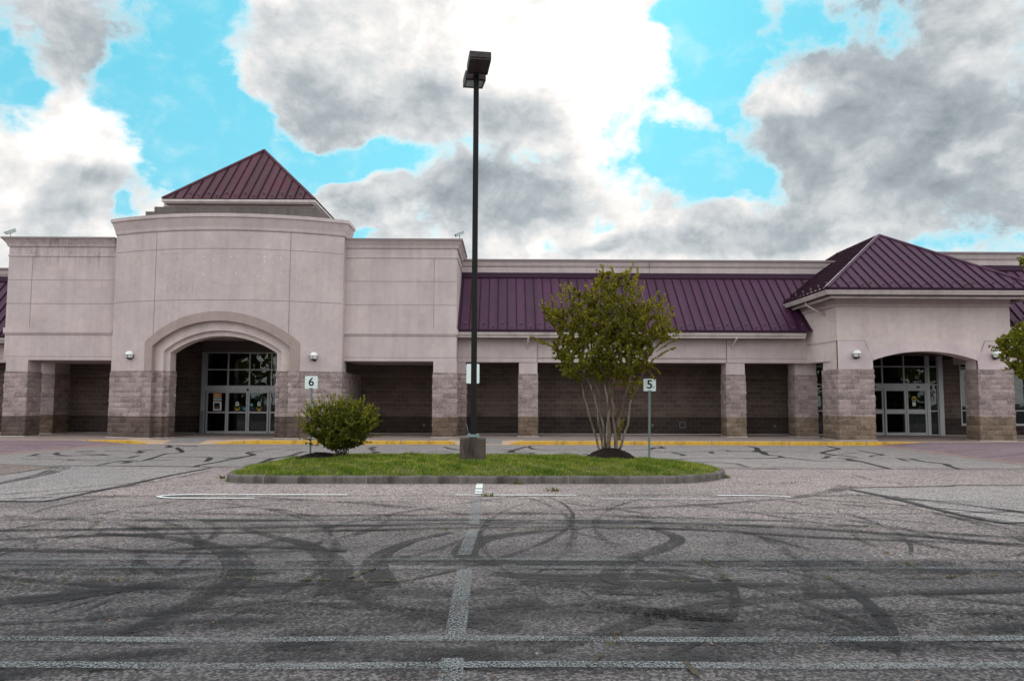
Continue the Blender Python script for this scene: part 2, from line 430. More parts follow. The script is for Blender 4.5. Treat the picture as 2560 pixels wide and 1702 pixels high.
M_BRONZE = mat('weathered bronze housing', (.045, .030, .028), .5, .4, fn=lambda t: t.col(t.mix(t.mr(t.noise(9, 5, .7), .35, .75), (.020, .012, .012), (.060, .040, .040))))
M_LENS = mat('lamp lens', (.30, .42, .42), .12, .5)
def conc(name, a, b, sc=3.0, dirt=None, dm=.6):
    def fn(t):
        c = t.mix(t.noise(sc, 6, .65), a, b); c = t.mix(t.mr(t.noise(40, 3, .7), .3, .7, 0, .35), c, tuple(x*.7 for x in a))
        if dirt: c = t.mix(t.math('MULTIPLY', t.mr(t.noise(2.5, 6, .7, sc=(1, 1, .25), off=(4, 2, 1)), .42, .66), dm), c, dirt)
        t.col(c); t.bump(t.noise(35, 5, .7), .5, .01)
    return mat(name, a, .92, .2, fn=fn)
M_PIER = conc('stained concrete pier', (.075, .058, .048), (.15, .12, .10), 5, (.022, .017, .015), .85)
M_KERB = conc('grey kerb concrete', (.125, .110, .102), (.215, .19, .175), 2.6, (.045, .038, .034), .85)
M_KERBY = conc('yellow painted kerb', (.60, .34, .045), (.68, .42, .08), 1.2, (.17, .10, .03), .55)
M_FLARE = conc('peach concrete flare', (.56, .38, .26), (.64, .46, .33), 2.0, (.36, .26, .2), .5)
M_WALK = conc('pavement concrete', (.29, .225, .205), (.36, .285, .26), 1.1, (.17, .13, .12), .6)
M_WALKG = conc('grey ramp concrete', (.25, .23, .23), (.31, .285, .28), 1.5, (.16, .15, .15), .5)
M_WHITELINE = mat('pale base caulk', (.62, .58, .55), .8, .2)
M_SIGN = mat('white sign face', (.72, .80, .80), .4, .4, fn=lambda t: t.col(t.mix(t.mr(t.noise(7, 5, .6), .45, .8, 0, .4), (.72, .80, .80), (.58, .66, .66))))
M_SIGNB = mat('black numeral', (.012, .012, .012), .6, .3)
M_GALV = mat('galvanised post', (.22, .29, .28), .5, .4, .4)
M_MAROON = mat('maroon post paint', (.055, .018, .022), .6, .3)
M_CAMERA = mat('grey camera housing', (.42, .46, .47), .5, .4)

# ------------------------------------------------------------------ stone faces with real relief
def h2(i, j, k=0):
    x = math.sin(i*127.1+j*311.7+k*74.7)*43758.5453
    return x-math.floor(x)
def stone_wall(mb, path, z0, z1, mat=0, ch=.2032, bl=.4064, rough=1.0, zref=.15, seed=0, cap=.12):
    """split-face block face along a plan path (outside on the right-hand side of travel), with per-block bulges and a capped top"""
    P = [Vector((x, y)) for x, y in path]
    pts = []; s = 0.0
    for i in range(len(P)-1):
        d = P[i+1]-P[i]; ln = d.length; n = max(2, int(ln/.068)); nv = Vector((d.y, -d.x)).normalized()
        for k in range(n+1):
            if i > 0 and k == 0: continue
            pts.append([P[i]+d*k/n, s+ln*k/n, nv.copy(), (k == n and i < len(P)-2)])
        s += ln
    for a in range(len(pts)):
        if pts[a][3]:
            n2 = pts[a+1][2]; m = (pts[a][2]+n2); m.normalize(); pts[a][2] = m/max(.35, m.dot(n2))
    nz = max(2, int(round((z1-z0)/(ch/3))))
    b = len(mb.v); k = len(pts)
    for r in range(nz+1):
        z = z0+(z1-z0)*r/nz; zc = z-zref; row = math.floor(zc/ch+1e-4); fz = zc/ch-row
        for (p, sl, nv, _) in pts:
            su = sl/bl+(.5 if row % 2 else 0); cb = math.floor(su); fu = su-cb
            off = (h2(cb, row, seed)-.5)*.020
            edge = min(fz, 1-fz)*ch; edu = min(fu, 1-fu)*bl
            belly = min(1, edge/.05)*min(1, edu/.05)
            off = off*belly + .014*belly + (h2(int(sl*50), int(z*50), seed+3)-.5)*.012
            off *= rough
            q = p+nv*off
            mb.v.append((q.x, q.y, z))
    for r in range(nz):
        for i in range(k-1):
            mb.f.append((b+r*k+i, b+r*k+i+1, b+(r+1)*k+i+1, b+(r+1)*k+i)); mb.m.append(mat)
            za, zb2 = z0+(z1-z0)*r/nz-zref, z0+(z1-z0)*(r+1)/nz-zref
            mb.uv[len(mb.f)-1] = ((pts[i][1], za), (pts[i+1][1], za), (pts[i+1][1], zb2), (pts[i][1], zb2))
    if cap:
        t = b+nz*k; c0 = len(mb.v)
        for (p, sl, nv, _) in pts:
            q = p-nv*cap; mb.v.append((q.x, q.y, z1))
        for i in range(k-1):
            mb.f.append((t+i, t+i+1, c0+i+1, c0+i)); mb.m.append(mat)
def uvwall(mb, x0, x1, y, z0, z1, mat=0, zref=.15, flip=False):
    mb.face([(x0, y, z0), (x1, y, z0), (x1, y, z1), (x0, y, z1)], mat, [(x0, z0-zref), (x1, z0-zref), (x1, z1-zref), (x0, z1-zref)])

# ------------------------------------------------------------------ the shop building
ZS = .15                                  # pavement level
YW, YT, YM, YB = 32.4, 32.0, 33.4, 36.2   # wing fronts, tower corners, arcade columns, back wall
shop = thing('shop_building', (0, 34, 0), 'long pale stucco shop with stone bases and burgundy metal roofs across the whole view', 'building')
Z_STONE = atz(1298, 934.5, YM)            # top of the stone bases
Z_BASE = ZS+.2032*4.2
print('Z_STONE', Z_STONE)

def joint_h(mb, x0, x1, y, z, mat=1, w=.022): mb.box(x0, x1, y-.003, y+.05, z-w/2, z+w/2, mat)
def joint_v(mb, x, y, z0, z1, mat=1, w=.022): mb.box(x-w/2, x+w/2, y-.0035, y+.05, z0, z1, mat)

def column(x0, x1, y0, y1, ztop, base, label=None, neck=M_ST, seed=0, zs=None):
    """stucco neck over a split-face stone base of two colours"""
    zt = zs or Z_STONE
    mb = MB(); mb.box(x0, x1, y0, y1, zt-.02, ztop)
    o = mb.build('column', neck, shop)
    e = .018
    path = [(x0-e, y1+e), (x0-e, y0-e), (x1+e, y0-e), (x1+e, y1+e), (x0-e, y1+e)]
    mb = MB()
    stone_wall(mb, path, Z_BASE, zt, 0, seed=seed)
    stone_wall(mb, path, ZS, Z_BASE, 1, seed=seed+11, cap=0)
    mb.box(x0-.06, x1+.06, y0-.06, y1+.06, ZS+.001, ZS+.022, 2)
    mb.build('stone_base', [M_STONE, base, M_WHITELINE], o)
    return o

# --- wings: flat walls either side of the tower
ZW_TOP = .5*(atz(160, 596, YW)+atz(1000, 598, YW)); ZW_BEAM = atz(500, 901.0, YW)
zz = lambda v: atz(560, v+1.0, YW)
def wing(x0, x1, side, stc, gx):
    mb = MB()
    mb.box(x0, x1, YW, YB+.1, ZW_BEAM, ZW_TOP-.05)
    for v in (700.9, 759.8): joint_h(mb, x0, x1, YW, zz(v))
    joint_v(mb, gx, YW, zz(818), zz(643))
    joint_h(mb, x0, x1, YW, zz(891.5), w=.018)
    w = mb.build('wing_wall', [stc, M_JOINT], shop)
    path = [(x0, YB), (x0, YW), (x1, YW)] if side < 0 else [(x0, YW), (x1, YW), (x1, YB)]
    c = MB(); z1, z2, z3 = zz(642), zz(618), ZW_TOP
    c.sweep(path, [(0, z2-.012), (.012, z2-.012), (.012, z2), (.05, z2), (.09, z2+.12), (.20, z3-.10), (.23, z3-.09), (.23, z3-.075), (0, z3-.075)])
    c.build('cornice', stc, w)
    cp = MB(); cp.sweep(path, [(-.3, z3-.074), (.25, z3-.074), (.25, z3), (-.3, z3)]); cp.build('coping', M_COPING, w)
    f = MB(); f.sweep(path, [(0, z1), (.03, z1), (.03, z1+.045), (.012, z1+.06), (0, z1+.06)]); f.build('frieze_moulding', stc, w)
    b = MB(); za, zb = zz(835), zz(820)
    b.sweep(path, [(0, za), (.03, za), (.03, za+.03), (.055, za+.045), (.055, zb), (0, zb)]); b.build('band_moulding', stc, w)
    s = MB(); s.sweep(path, [(0, zz(837.5)-.025), (.004, zz(837.5)-.025), (.004, zz(837.5)), (0, zz(837.5))]); s.build('band_shadow_joint', M_JOINT, w)
    return w
xLW0, xLW1 = atx(12, 840, YW), atx(284, 800, YW)
xRW0, xRW1 = atx(860, 800, YW), atx(1141.5, 800, YW)
wing(xLW0, xLW1, -1, M_STL, atx(78, 730, YW))
wing(xRW0, xRW1, 1, M_ST, atx(1085, 730, YW))
column(atx(11, 980, YW), atx(66, 980, YW), YW+.001, YW+.95, ZW_BEAM, M_STONE_D, seed=1)
column(atx(1082.5, 980, YW), atx(1141, 980, YW), YW+.001, YW+.95, ZW_BEAM, M_STONE_B, seed=2)

# --- entrance tower with its bowed front
xa, xb = atx(283, 800, YT), atx(856.5, 800, YT); xc = (xa+xb)/2
chord, sag = xb-xa, 1.12
RAD = (chord*chord/4+sag*sag)/(2*sag)
def bow(x): return YT-(math.sqrt(max(0, RAD*RAD-(x-xc)**2))-(RAD-sag))
YMID = YT-sag
ZT_TOP = atz(287, 550.5, YT)
def ztw(v): return atz(560, v, YMID)
rings = []                                 # (half width, spring height, crown height, how far the face stands back)
for (ul, ur, vs, vp, off) in ((356, 745.5, 853.5, 778, -.06), (376, 721.4, 863.8, 801.5, .22), (399, 695.8, 875, 824.8, .40), (411.3, 682.5, 880, 837.4, .40)):
    x1, x2 = atx(ul, vs, YMID+.12), atx(ur, vs, YMID+.12)
    rings.append([(x1+x2)/2, (x2-x1)/2, atz(ul, vs, YMID+.12), ztw(vp), off])
AXC = sum(r[0] for r in rings)/4
def arc_z(r, x):
    w, zs, zp = r[1], r[2], r[3]; t = abs(x-AXC)
    if t > w: return None
    h = zp-zs; rr = (w*w+h*h)/(2*h)
    return zp-rr+math.sqrt(max(0, rr*rr-t*t))
def slab(mb, xs, zlo, zhi, f, bk, mat=0):
    """solid strip of the bowed wall between the heights zlo(x) and zhi(x), from f behind the face to bk behind it"""
    n = len(xs); b = len(mb.v)
    for x in xs:
        y = bow(x)
        mb.v += [(x, y+f, zlo(x)), (x, y+f, zhi(x)), (x, y+bk, zhi(x)), (x, y+bk, zlo(x))]
    for i in range(n-1):
        for j in range(4):
            j2 = (j+1) % 4
            mb.f.append((b+i*4+j2, b+i*4+j, b+(i+1)*4+j, b+(i+1)*4+j2)); mb.m.append(mat)
    mb.f.append((b, b+1, b+2, b+3)); mb.m.append(mat)
    e = b+(n-1)*4; mb.f.append((e+3, e+2, e+1, e)); mb.m.append(mat)
def lin(a, b, n): return [a+(b-a)*i/n for i in range(n+1)]
ZTW_S = ztw(926)                            # top of the stone on the tower
mb = MB(); r0 = rings[0]; L0, R0 = AXC-r0[1], AXC+r0[1]; top = lambda x: ZT_TOP-.25
slab(mb, lin(xa, L0, 10), lambda x: ZTW_S-.02, top, 0, .9)
slab(mb, lin(L0, R0, 40), lambda x: arc_z(r0, min(max(x, L0+1e-6), R0-1e-6)), top, 0, .9)
slab(mb, lin(R0, xb, 10), lambda x: ZTW_S-.02, top, 0, .9)
Z_CEIL = rings[3][3]+.12
mb.box(xa+.01, xb-.01, YT+.35, 38.2, Z_CEIL, ZT_TOP-.3)
# control joints, following the bow
for v in (621.3, 749.5):
    z = ztw(v); slab(mb, lin(xa+.01, xb-.01, 40), lambda x: z-.011, lambda x: z+.011, -.004, .05, 1)
for (u, v0, v1) in ((388, 578, 832), (724.5, 576, 834)):
    x = atx(u, 700, YMID+.35); z0 = max(arc_z(r0, x) or 0, 0)
    slab(mb, [x-.011, x+.011], lambda q: z0+.005, lambda q: ztw(575), -.0045, .05, 1)
tower = mb.build('entrance_tower', [M_ST, M_JOINT], shop)
# stepped arch surround
for i in range(3):
    ro, ri = rings[i], rings[i+1]
    mb = MB(); wo, wi = ro[1], ri[1]
    zo = lambda x: arc_z(ro, min(max(x, AXC-wo+1e-6), AXC+wo-1e-6))
    zi = lambda x: arc_z(ri, min(max(x, AXC-wi+1e-6), AXC+wi-1e-6))
    slab(mb, lin(AXC-wo, AXC-wi, 6), lambda x: ZTW_S-.02, zo, ro[4], .95+.01*i)
    slab(mb, lin(AXC-wi, AXC+wi, 40), zi, zo, ro[4], .95+.01*i)
    slab(mb, lin(AXC+wi, AXC+wo, 6), lambda x: ZTW_S-.02, zo, ro[4], .95+.01*i)
    mb.build('arch_ring', [M_ST2, M_STB, M_STB][i] if i else M_ST2, tower)
# stone piers following the steps
def pier_path(sgn):
    e = .02; pts = []
    xo = xa if sgn < 0 else xb
    pts.append((xo+sgn*e, YB)); pts.append((xo+sgn*e, YT-e))
    xe = AXC+sgn*rings[0][1]
    for x in lin(xo, xe, 5)[1:-1]: pts.append((x, bow(x)-e))
    lasty = None
    for k in range(3):
        x0 = AXC+sgn*rings[k][1]; x1 = AXC+sgn*rings[k+1][1] ; off = rings[k][4]
        if k == 0: pts.append((x0+sgn*e, bow(x0)-e))
        pts.append((x0+(sgn*e if k == 0 else -sgn*e), bow(x0)+off-e)); pts.append((x1-sgn*e, bow(x1)+off-e))
    pts.append((AXC+sgn*rings[3][1]-sgn*e, bow(AXC+sgn*rings[3][1])+1.0))
    return pts if sgn < 0 else pts[::-1]
for sgn in (-1, 1):
    mb = MB(); p = pier_path(sgn)
    stone_wall(mb, p, Z_BASE+.02, ZTW_S, 0, seed=20+sgn)
    stone_wall(mb, p, ZS, Z_BASE+.02, 1, seed=30+sgn, cap=0)
    mb.sweep(p, [(0, ZS+.001), (.05, ZS+.001), (.05, ZS+.02), (0, ZS+.02)], 2)
    # the pier's back
    q = [p[0], p[-1]]
    mb.face([(q[0][0], q[0][1], ZS), (q[1][0], q[1][1], ZS), (q[1][0], q[1][1], ZTW_S), (q[0][0], q[0][1], ZTW_S)], 1)
    mb.build('stone_pier', [M_STONE, M_STONE_D, M_WHITELINE], tower)
# cornice
path = [(xa, 34.6)]+[(x, bow(x)) for x in lin(xa, xb, 28)]+[(xb, 33.3)]
zf0, zf1 = ztw(574), ztw(545)
mb = MB(); mb.sweep(path, [(0, zf0-.03), (.015, zf0-.03), (.015, zf0), (.04, zf0), (.055, zf0+.13), (.17, zf1), (.20, zf1), (.20, zf1+.012), (.215, zf1+.012), (.215, ZT_TOP), (-.6, ZT_TOP), (-.6, zf0-.03)])
mb.build('cornice', M_ST, tower)
mb = MB(); s_ = zf0-.032; mb.sweep(path, [(0, s_-.02), (.005, s_-.02), (.005, s_), (0, s_)]); mb.build('cornice_joint', M_JOINT, tower)
# dark stepped parapets behind the cornice, drum and pyramid roof
YP = 33.4
mb = MB(); mb.box(atx(364, 530, 33.6), atx(808, 530, 33.6), 33.6, 39.6, ZT_TOP-.3, atz(590, 530, 33.6))
mb.box(atx(387, 518, 33.62), atx(793, 518, 33.62), 33.59, 39.5, atz(590, 530.5, 33.6), atz(590, 518, 33.59))
mb.build('stepped_parapet', M_DARKCAP, tower)
mb = MB(); mb.box(atx(409.5, 510, 33.75), atx(784, 510, 33.75), 33.75, 39.4, atz(590, 519, 33.6), atz(590, 506, 33.75)); mb.build('roof_drum', M_STB, tower)
px0, px1 = atx(405.6, 496, YP), atx(786.8, 497, YP); pz = atz(596, 496.5, YP); pw = px1-px0; ap = Vector((AP_X := (px0+px1)/2, YP+pw/2, atz(655, 376.4, YP+pw/2)))
def hip_face(mb, A, B, C, D=None, spacing=.406, rib=.045, wr=.03, ms=1, guards=False):
    """roof plane A-B along the eave, up to C (or the ridge D-C), with raised seams running up the slope"""
    pts = [A, B, C]+([D] if D else [])
    nrm = (B-A).cross((D or C)-A).normalized()
    if nrm.z < 0: nrm = -nrm
    mb.face(pts, 0)
    e = (B-A).normalized(); up = nrm.cross(e)
    if up.z < 0: up = -up
    L = (B-A).length; Cl = C-A; c = (Cl.dot(e), Cl.dot(up)); d = ((D-A).dot(e), (D-A).dot(up)) if D else c
    k = int(L/spacing); s0 = (L-k*spacing)/2
    for i in range(k+1):
        s = s0+i*spacing
        h = c[1]
        if s < d[0]: h = min(h, d[1]*s/d[0])
        if s > c[0]: h = min(h, c[1]*(L-s)/(L-c[0]))
        if h < .12: continue
        p0 = A+e*s; p1 = p0+up*(h-.03)
        mb.prism([p0-e*wr/2, p0+e*wr/2, p0+e*wr/2+nrm*rib, p0-e*wr/2+nrm*rib], p1-p0, ms)
        if guards and h > .9:
            g = p0+e*spacing*.5+up*(.22 if i % 2 else .42)
            mb.prism([g-e*.04, g+e*.04, g+e*.03+nrm*.09, g-e*.03+nrm*.09], up*.03, 2)
def ridge_cap(mb, a, b, w=.09, h=.05, mat=0):
    d = (b-a).normalized(); sd = d.cross(Vector((0, 0, 1))).normalized(); up = sd.cross(d).normalized()
    mb.prism([a-sd*w-up*.03, a-sd*w+up*(h*.2), a+up*h, a+sd*w+up*(h*.2), a+sd*w-up*.03], b-a, mat)
mb = MB()
A, B, C2, D2 = Vector((px0, YP, pz)), Vector((px1, YP, pz)), Vector((px1, YP+pw, pz)), Vector((px0, YP+pw, pz))
hip_face(mb, A, B, ap, guards=True); hip_face(mb, B, C2, ap); hip_face(mb, C2, D2, ap); hip_face(mb, D2, A, ap)
for q in (A, B, C2, D2): ridge_cap(mb, q, ap+Vector((0, 0, .02)), .08, .06, 0)
troof = mb.build('pyramid_roof', [M_ROOF2, M_SEAM, M_GUARD], shop)
zfa, zfb = atz(596, 508, YP), atz(596, 499, YP)
mb = MB(); loop = [(px0+.1, YP+pw-.1), (px0+.1, YP+.1), (px1-.1, YP+.1), (px1-.1, YP+pw-.1), (px0+.1, YP+pw-.1)]
mb.sweep(loop, [(0, zfa), (.02, zfa), (.05, zfa+.05), (.12, zfa+.06), (.12, zfb), (0, zfb)]); mb.build('gutter', M_GUT, troof)
mb = MB(); mb.box(px0+.02, px1-.02, YP+.02, YP+pw-.02, zfb+.001, pz-.004); mb.build('eave_board', M_FLASH, troof)
# --- arcade sections: beam, sloping metal roof, parapet
def arcade(x0, x1, ye, ym, yw, v_eave, v_top, v_par, v_beam, uref, xpar0, xpar1, panels=(), jx=None, ribs0=0.0, roofx=None, spacing=.406, xg=None):
    xg = xg or x1
    ze = atz(uref, v_eave, ye); yt = yw-.15; zt = atz(uref, v_top, yt); zp = atz(uref, v_par, yw); zb = atz(uref, v_beam, ym)
    mb = MB(); zbt = ze-.32
    mb.box(x0, x1, ym, ym+.75, zb, zbt)
    for a, b in panels: mb.box(a, b, ym-.035, ym+.1, zb+.001, zbt-.01)
    joint_h(mb, x0, x1, ym-(.036 if panels else 0), zb+.19, w=.018)
    for a, b in panels:
        for q in (a, b): joint_v(mb, q, ym-.036, zb, zbt)
    beam = mb.build('arcade_beam', [M_ST, M_JOINT], shop)
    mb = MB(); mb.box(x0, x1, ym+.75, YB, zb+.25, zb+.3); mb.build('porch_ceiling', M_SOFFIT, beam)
    # roof
    rx0, rx1 = roofx or (x0, x1)
    mb = MB(); A, B = Vector((rx0, ye, ze)), Vector((rx1, ye, ze)); C, D = Vector((rx1, yt, zt)), Vector((rx0, yt, zt))
    mb.face([A, B, C, D], 0)
    e = Vector((1, 0, 0)); sl = (D-A); up = sl.normalized(); nrm = e.cross(up)
    k = int((rx1-rx0)/spacing)
    for i in range(k+1):
        x = rx0+ribs0+i*spacing
        if x > rx1-.05: continue
        p = Vector((x, ye, ze))
        mb.prism([p-e*.015, p+e*.015, p+e*.013+nrm*.05, p-e*.013+nrm*.05], sl, 1)
        g = p+e*spacing*.5+up*(.20 if i % 2 else .42)
        mb.prism([g-e*.035, g+e*.035, g+e*.025+nrm*.085, g-e*.025+nrm*.085], up*.03, 2)
    rf = mb.build('sloping_roof', [M_ROOF, M_SEAM, M_GUARD], shop)
    mb = MB(); mb.prism([(rx0, yt-.16, zt-.09), (rx0, yt-.02, zt+.17), (rx0, yw, zt+.17), (rx0, yw, zt-.1)], (rx1-rx0, 0, 0)); mb.build('ridge_flashing', M_FLASH, rf)
    mb = MB(); mb.prism([(x0, ye-.02, ze+.03), (x0, ye-.02, ze-.11), (x0, ye+.04, ze-.11), (x0, ye+.04, ze-.01)], (xg-x0, 0, 0)); mb.build('eave_board', M_FLASH, rf)
    z1, z0 = ze-.10, ze-.33
    mb = MB(); mb.sweep([(x0, ye+.06), (xg, ye+.06)], [(-.06, z0), (0, z0), (.02, z0+.02), (.03, z0+.085), (.045, z0+.095), (.06, z0+.10), (.10, z0+.14), (.11, z1-.03), (.125, z1-.025), (.125, z1-.002), (-.06, z1-.002)])
    mb.build('gutter', M_GUT, rf)
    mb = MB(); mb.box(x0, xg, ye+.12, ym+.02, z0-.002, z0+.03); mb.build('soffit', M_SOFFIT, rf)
    # parapet
    mb = MB(); zpl = zt+.0
    mb.box(xpar0, xpar1, yw, yw+.4, zpl-.3, zp-.1)
    zr = zp-.355
    mb.sweep([(xpar0, yw), (xpar1, yw)], [(0, zr), (.025, zr), (.025, zr+.03), (.05, zr+.04), (.10, zp-.12), (.12, zp-.10), (0, zp-.10)])
    joint_h(mb, xpar0, xpar1, yw-.006, zr-.012, w=.02)
    if jx: joint_v(mb, jx, yw-.006, zpl, zr); mb.box(jx-.009, jx+.009, yw-.13, yw, zr, zp-.1, 1)
    par = mb.build('parapet', [M_ST, M_JOINT], shop)
    mb = MB(); mb.box(xpar0, xpar1, yw-.16, yw+.45, zp-.1, zp-.015); mb.build('coping', M_COPING, par)
    return ze, zb
# hip pavilion measures first
YH = 30.7
hx0, hx1 = atx(2094, 880, YH), atx(2524.5, 800, YH)
YE = 32.75
mid_x0 = xRW1
ze_mid, zb_mid = arcade(mid_x0, hx0+.1, YE, YM, 35.95, 826, 692, 650, 906.3, 1600, mid_x0-1.5, atx(2185, 640, 36)+.5,
    panels=[(mid_x0+.01, atx(1343, 870, YM)), (atx(1816, 870, YM), hx0)], jx=atx(1623, 660, 35.95), ribs0=.12, roofx=(mid_x0, 16.6), xg=atx(2014, 838, YE)+.02)
column(atx(1143, 980, YM), atx(1164, 980, YM), YM+.002, YM+.8, zb_mid, M_STONE_D, seed=3)
column(atx(1297.5, 980, YM), atx(1343.5, 980, YM), YM+.002, YM+.8, zb_mid, M_STONE_B, seed=4)
column(atx(1816.5, 980, YM), atx(1863, 980, YM), YM+.002, YM+.8, zb_mid, M_STONE_T, seed=5)
YC3 = 33.75
column(atx(1989, 980, YC3), atx(2042, 980, YC3), YC3, YC3+.85, zb_mid-.002, M_STONE_T, seed=6)
# left end section, standing further back
YML = 35.0
arcade(-34, xLW0, 34.3, YML, 37.4, 839.3, 700, 670, 906, 12, -34, xLW0+1.0, panels=[], ribs0=.1)
column(atx(95, 990, YML), atx(134, 990, YML), YML-.001, YML+1.2, atz(110, 905, YML)-.002, M_STONE_B, seed=7)
column(-26.2, -25.3, YML-.001, YML+.8, atz(110, 905, YML)-.002, M_STONE_D, seed=17)

# --- right-hand pavilion with the hipped roof
Z_SPR = atz(2300, 901, YH); Z_CRN = atz(2298, 878, YH); ZH_TOP = atz(2300, 743, YH)
ax0, ax1 = atx(2182, 905, YH), atx(2444, 905, YH); axc = (ax0+ax1)/2; aw = (ax1-ax0)/2
ZH_STONE = atz(2300, 922.8, YH); ZH_BASE = atz(2300, 1041, YH)
def seg_arc(w, zs, zp, t):
    h = zp-zs; rr = (w*w+h*h)/(2*h); return zp-rr+math.sqrt(max(0, rr*rr-t*t))
xs = lin(ax0, ax1, 32)
fr_bot = [(x, YH, seg_arc(aw, Z_SPR, Z_CRN, x-axc)) for x in xs]
poly = [(hx0, YH, ZH_STONE-.03), (ax0, YH, ZH_STONE-.03)]+fr_bot+[(ax1, YH, ZH_STONE-.03), (hx1, YH, ZH_STONE-.03), (hx1, YH, ZH_TOP), (hx0, YH, ZH_TOP)]
mb = MB(); mb.prism(poly, (0, .65, 0))
hxs = atx(2014, 880, YM)                    # the side wall splays slightly to meet the arcade beam
def side_wall(xf, xbk, sg):
    q = [(xf, YH+.651), (xbk, YM+.5), (xbk+sg*.5, YM+.5), (xf+sg*.5, YH+.651)]
    mb.prism([(x, y, Z_SPR) for x, y in q], (0, 0, ZH_TOP-Z_SPR), 0)
side_wall(hx0+.001, hxs, 1); side_wall(hx1-.001, hx1-.001, -1)
pav = mb.build('entrance_pavilion', [M_STB], shop)
def band(path, z0, z1, o, m, name, mats=None):
    b = MB(); b.sweep(path, [(0, z0), (o, z0), (o, z1), (0, z1)]); return b.build(name, mats or m, pav)
hp = [(hxs, YM+.5), (hx0, YH), (hx1, YH), (hx1, YM+.5)]
zf1_, zf2_ = atz(2300, 766.5, YH), atz(2300, 759, YH)
band(hp, zf1_-.012, zf1_+.006, .004, M_JOINT, 'frieze_joint'); band(hp, zf1_+.007, zf2_, .022, M_STB, 'frieze_band')
band(hp, zf2_+.001, zf2_+.014, .01, M_JOINT, 'frieze_joint'); band(hp, zf2_+.015, ZH_TOP, .04, M_STB, 'frieze_band')
# arch band and shouldered panels, slightly proud of the wall
zt_pan = atz(2130, 851.5, YH); zbt0, zbt1 = atz(2174, 879.6, YH), atz(2315, 852.8, YH)
bw0 = axc-atx(2172, 880, YH)
up_ = [(x, YH-.02, seg_arc(bw0, zbt0, zbt1, x-axc)) for x in lin(axc-bw0, axc+bw0, 32)]
lo_ = [(x, YH-.02, seg_arc(aw, Z_SPR, Z_CRN, x-axc)) for x in xs]
mb = MB(); mb.prism(up_+lo_[::-1], (0, .1, 0)); mb.build('arch_band', M_ST3, pav)
pxl, pxr = atx(2161, 852, YH), atx(2462, 852, YH)
for a, b, c, d in ((hx0, pxl, ax0, ax0), (hx1, pxr, ax1, ax1)):
    mb = MB(); y = YH-.012
    pts = [(a, y, ZH_STONE-.02), (c, y, ZH_STONE-.02), (c, y, Z_SPR), (b, y, zt_pan), (a, y, zt_pan)]
    mb.prism(pts, (0, .1, 0))
    mb.box(min(a, b), max(a, b), y-.003, y+.05, zt_pan-.002, zt_pan+.016, 1)
    v = Vector((c-b, 0, Z_SPR-zt_pan)); n_ = Vector((v.z, 0, -v.x)).normalized()*.009; p0, p1 = Vector((b, y-.003, zt_pan)), Vector((c, y-.003, Z_SPR))
    mb.prism([p0-n_, p0+n_, p1+n_, p1-n_], (0, .05, 0), 1)
    mb.build('shoulder_panel', [M_ST3, M_JOINT], pav)
sp = MB(); sp.sweep([(hxs, YM+.4), (hx0, YH+.02)], [(0, zt_pan-.008), (.004, zt_pan-.008), (.004, zt_pan+.01), (0, zt_pan+.01)]); sp.build('side_joint', M_JOINT, pav)
# stone piers of the pavilion
for (x0, x1, dp, base, sd, m0) in ((hx0, ax0, 1.55, M_STONE_T, 41, M_STONE), (ax1, hx1, .9, M_STONE_T, 42, M_STONE)):
    mb = MB(); e = .02; y1 = YH+dp
    mb.box(x0+.03, x1-.03, YH+.03, y1-.03, ZH_STONE-.1, Z_SPR+.002, 3)
    path = [(x0-e, y1), (x0-e, YH-e), (x1+e, YH-e), (x1+e, y1), (x0-e, y1)]
    stone_wall(mb, path, ZH_BASE, ZH_STONE, 0, seed=sd); stone_wall(mb, path, ZS, ZH_BASE, 1, seed=sd+5, cap=0)
    mb.box(x0-.06, x1+.06, YH-.06, y1+.05, ZS+.001, ZS+.02, 2)
    mb.build('stone_pier', [m0, base, M_WHITELINE, M_STB], pav)
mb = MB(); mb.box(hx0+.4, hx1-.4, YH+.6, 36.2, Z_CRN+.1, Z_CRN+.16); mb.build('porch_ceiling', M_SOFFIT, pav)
# hipped roof with a short ridge running back
YHE = 29.6
ex0 = atx(2066.5, 718, YHE); ez = atz(2300, 719, YHE); ex1 = 2*((hx0+hx1)/2)-ex0
hcx = (ex0+ex1)/2; hd = (ex1-ex0)/2*1.03
apz = atz(2188, 588, YHE+hd); RB = 38.4
A, B = Vector((ex0, YHE, ez)), Vector((ex1, YHE, ez)); C, D = Vector((ex1, RB+hd, ez)), Vector((ex0, RB+hd, ez))
P0, P1 = Vector((hcx, YHE+hd, apz)), Vector((hcx, RB, apz))
print('hip', hx0, hx1, ex0, ex1, 'apex', P0, 'photo apex x', atx(2188, 588, YHE+hd))
mb = MB()
hip_face(mb, A, B, P0, guards=True)
hip_face(mb, D, A, P0, P1, guards=True); hip_face(mb, B, C, P1, P0); hip_face(mb, C, D, P1)
for q, r_ in ((A, P0), (B, P0), (C, P1), (D, P1), (P0, P1)): ridge_cap(mb, q, r_, .10, .06, 0)
hroof = mb.build('hipped_roof', [M_ROOF, M_SEAM, M_GUARD], shop)
loop = [(ex0+.08, RB), (ex0+.08, YHE+.08), (ex1-.08, YHE+.08), (ex1-.08, RB)]
mb = MB(); mb.sweep(loop, [(0, ez-.13), (.06, ez-.13), (.06, ez+.02), (0, ez+.02)]); mb.build('eave_board', M_FLASH, hroof)
zg1, zg0 = ez-.115, ez-.275
mb = MB(); mb.sweep(loop, [(0, zg0), (.06, zg0), (.09, zg0+.05), (.11, zg1-.05), (.14, zg1-.03), (.14, zg1), (.061, zg1), (0, zg1)])
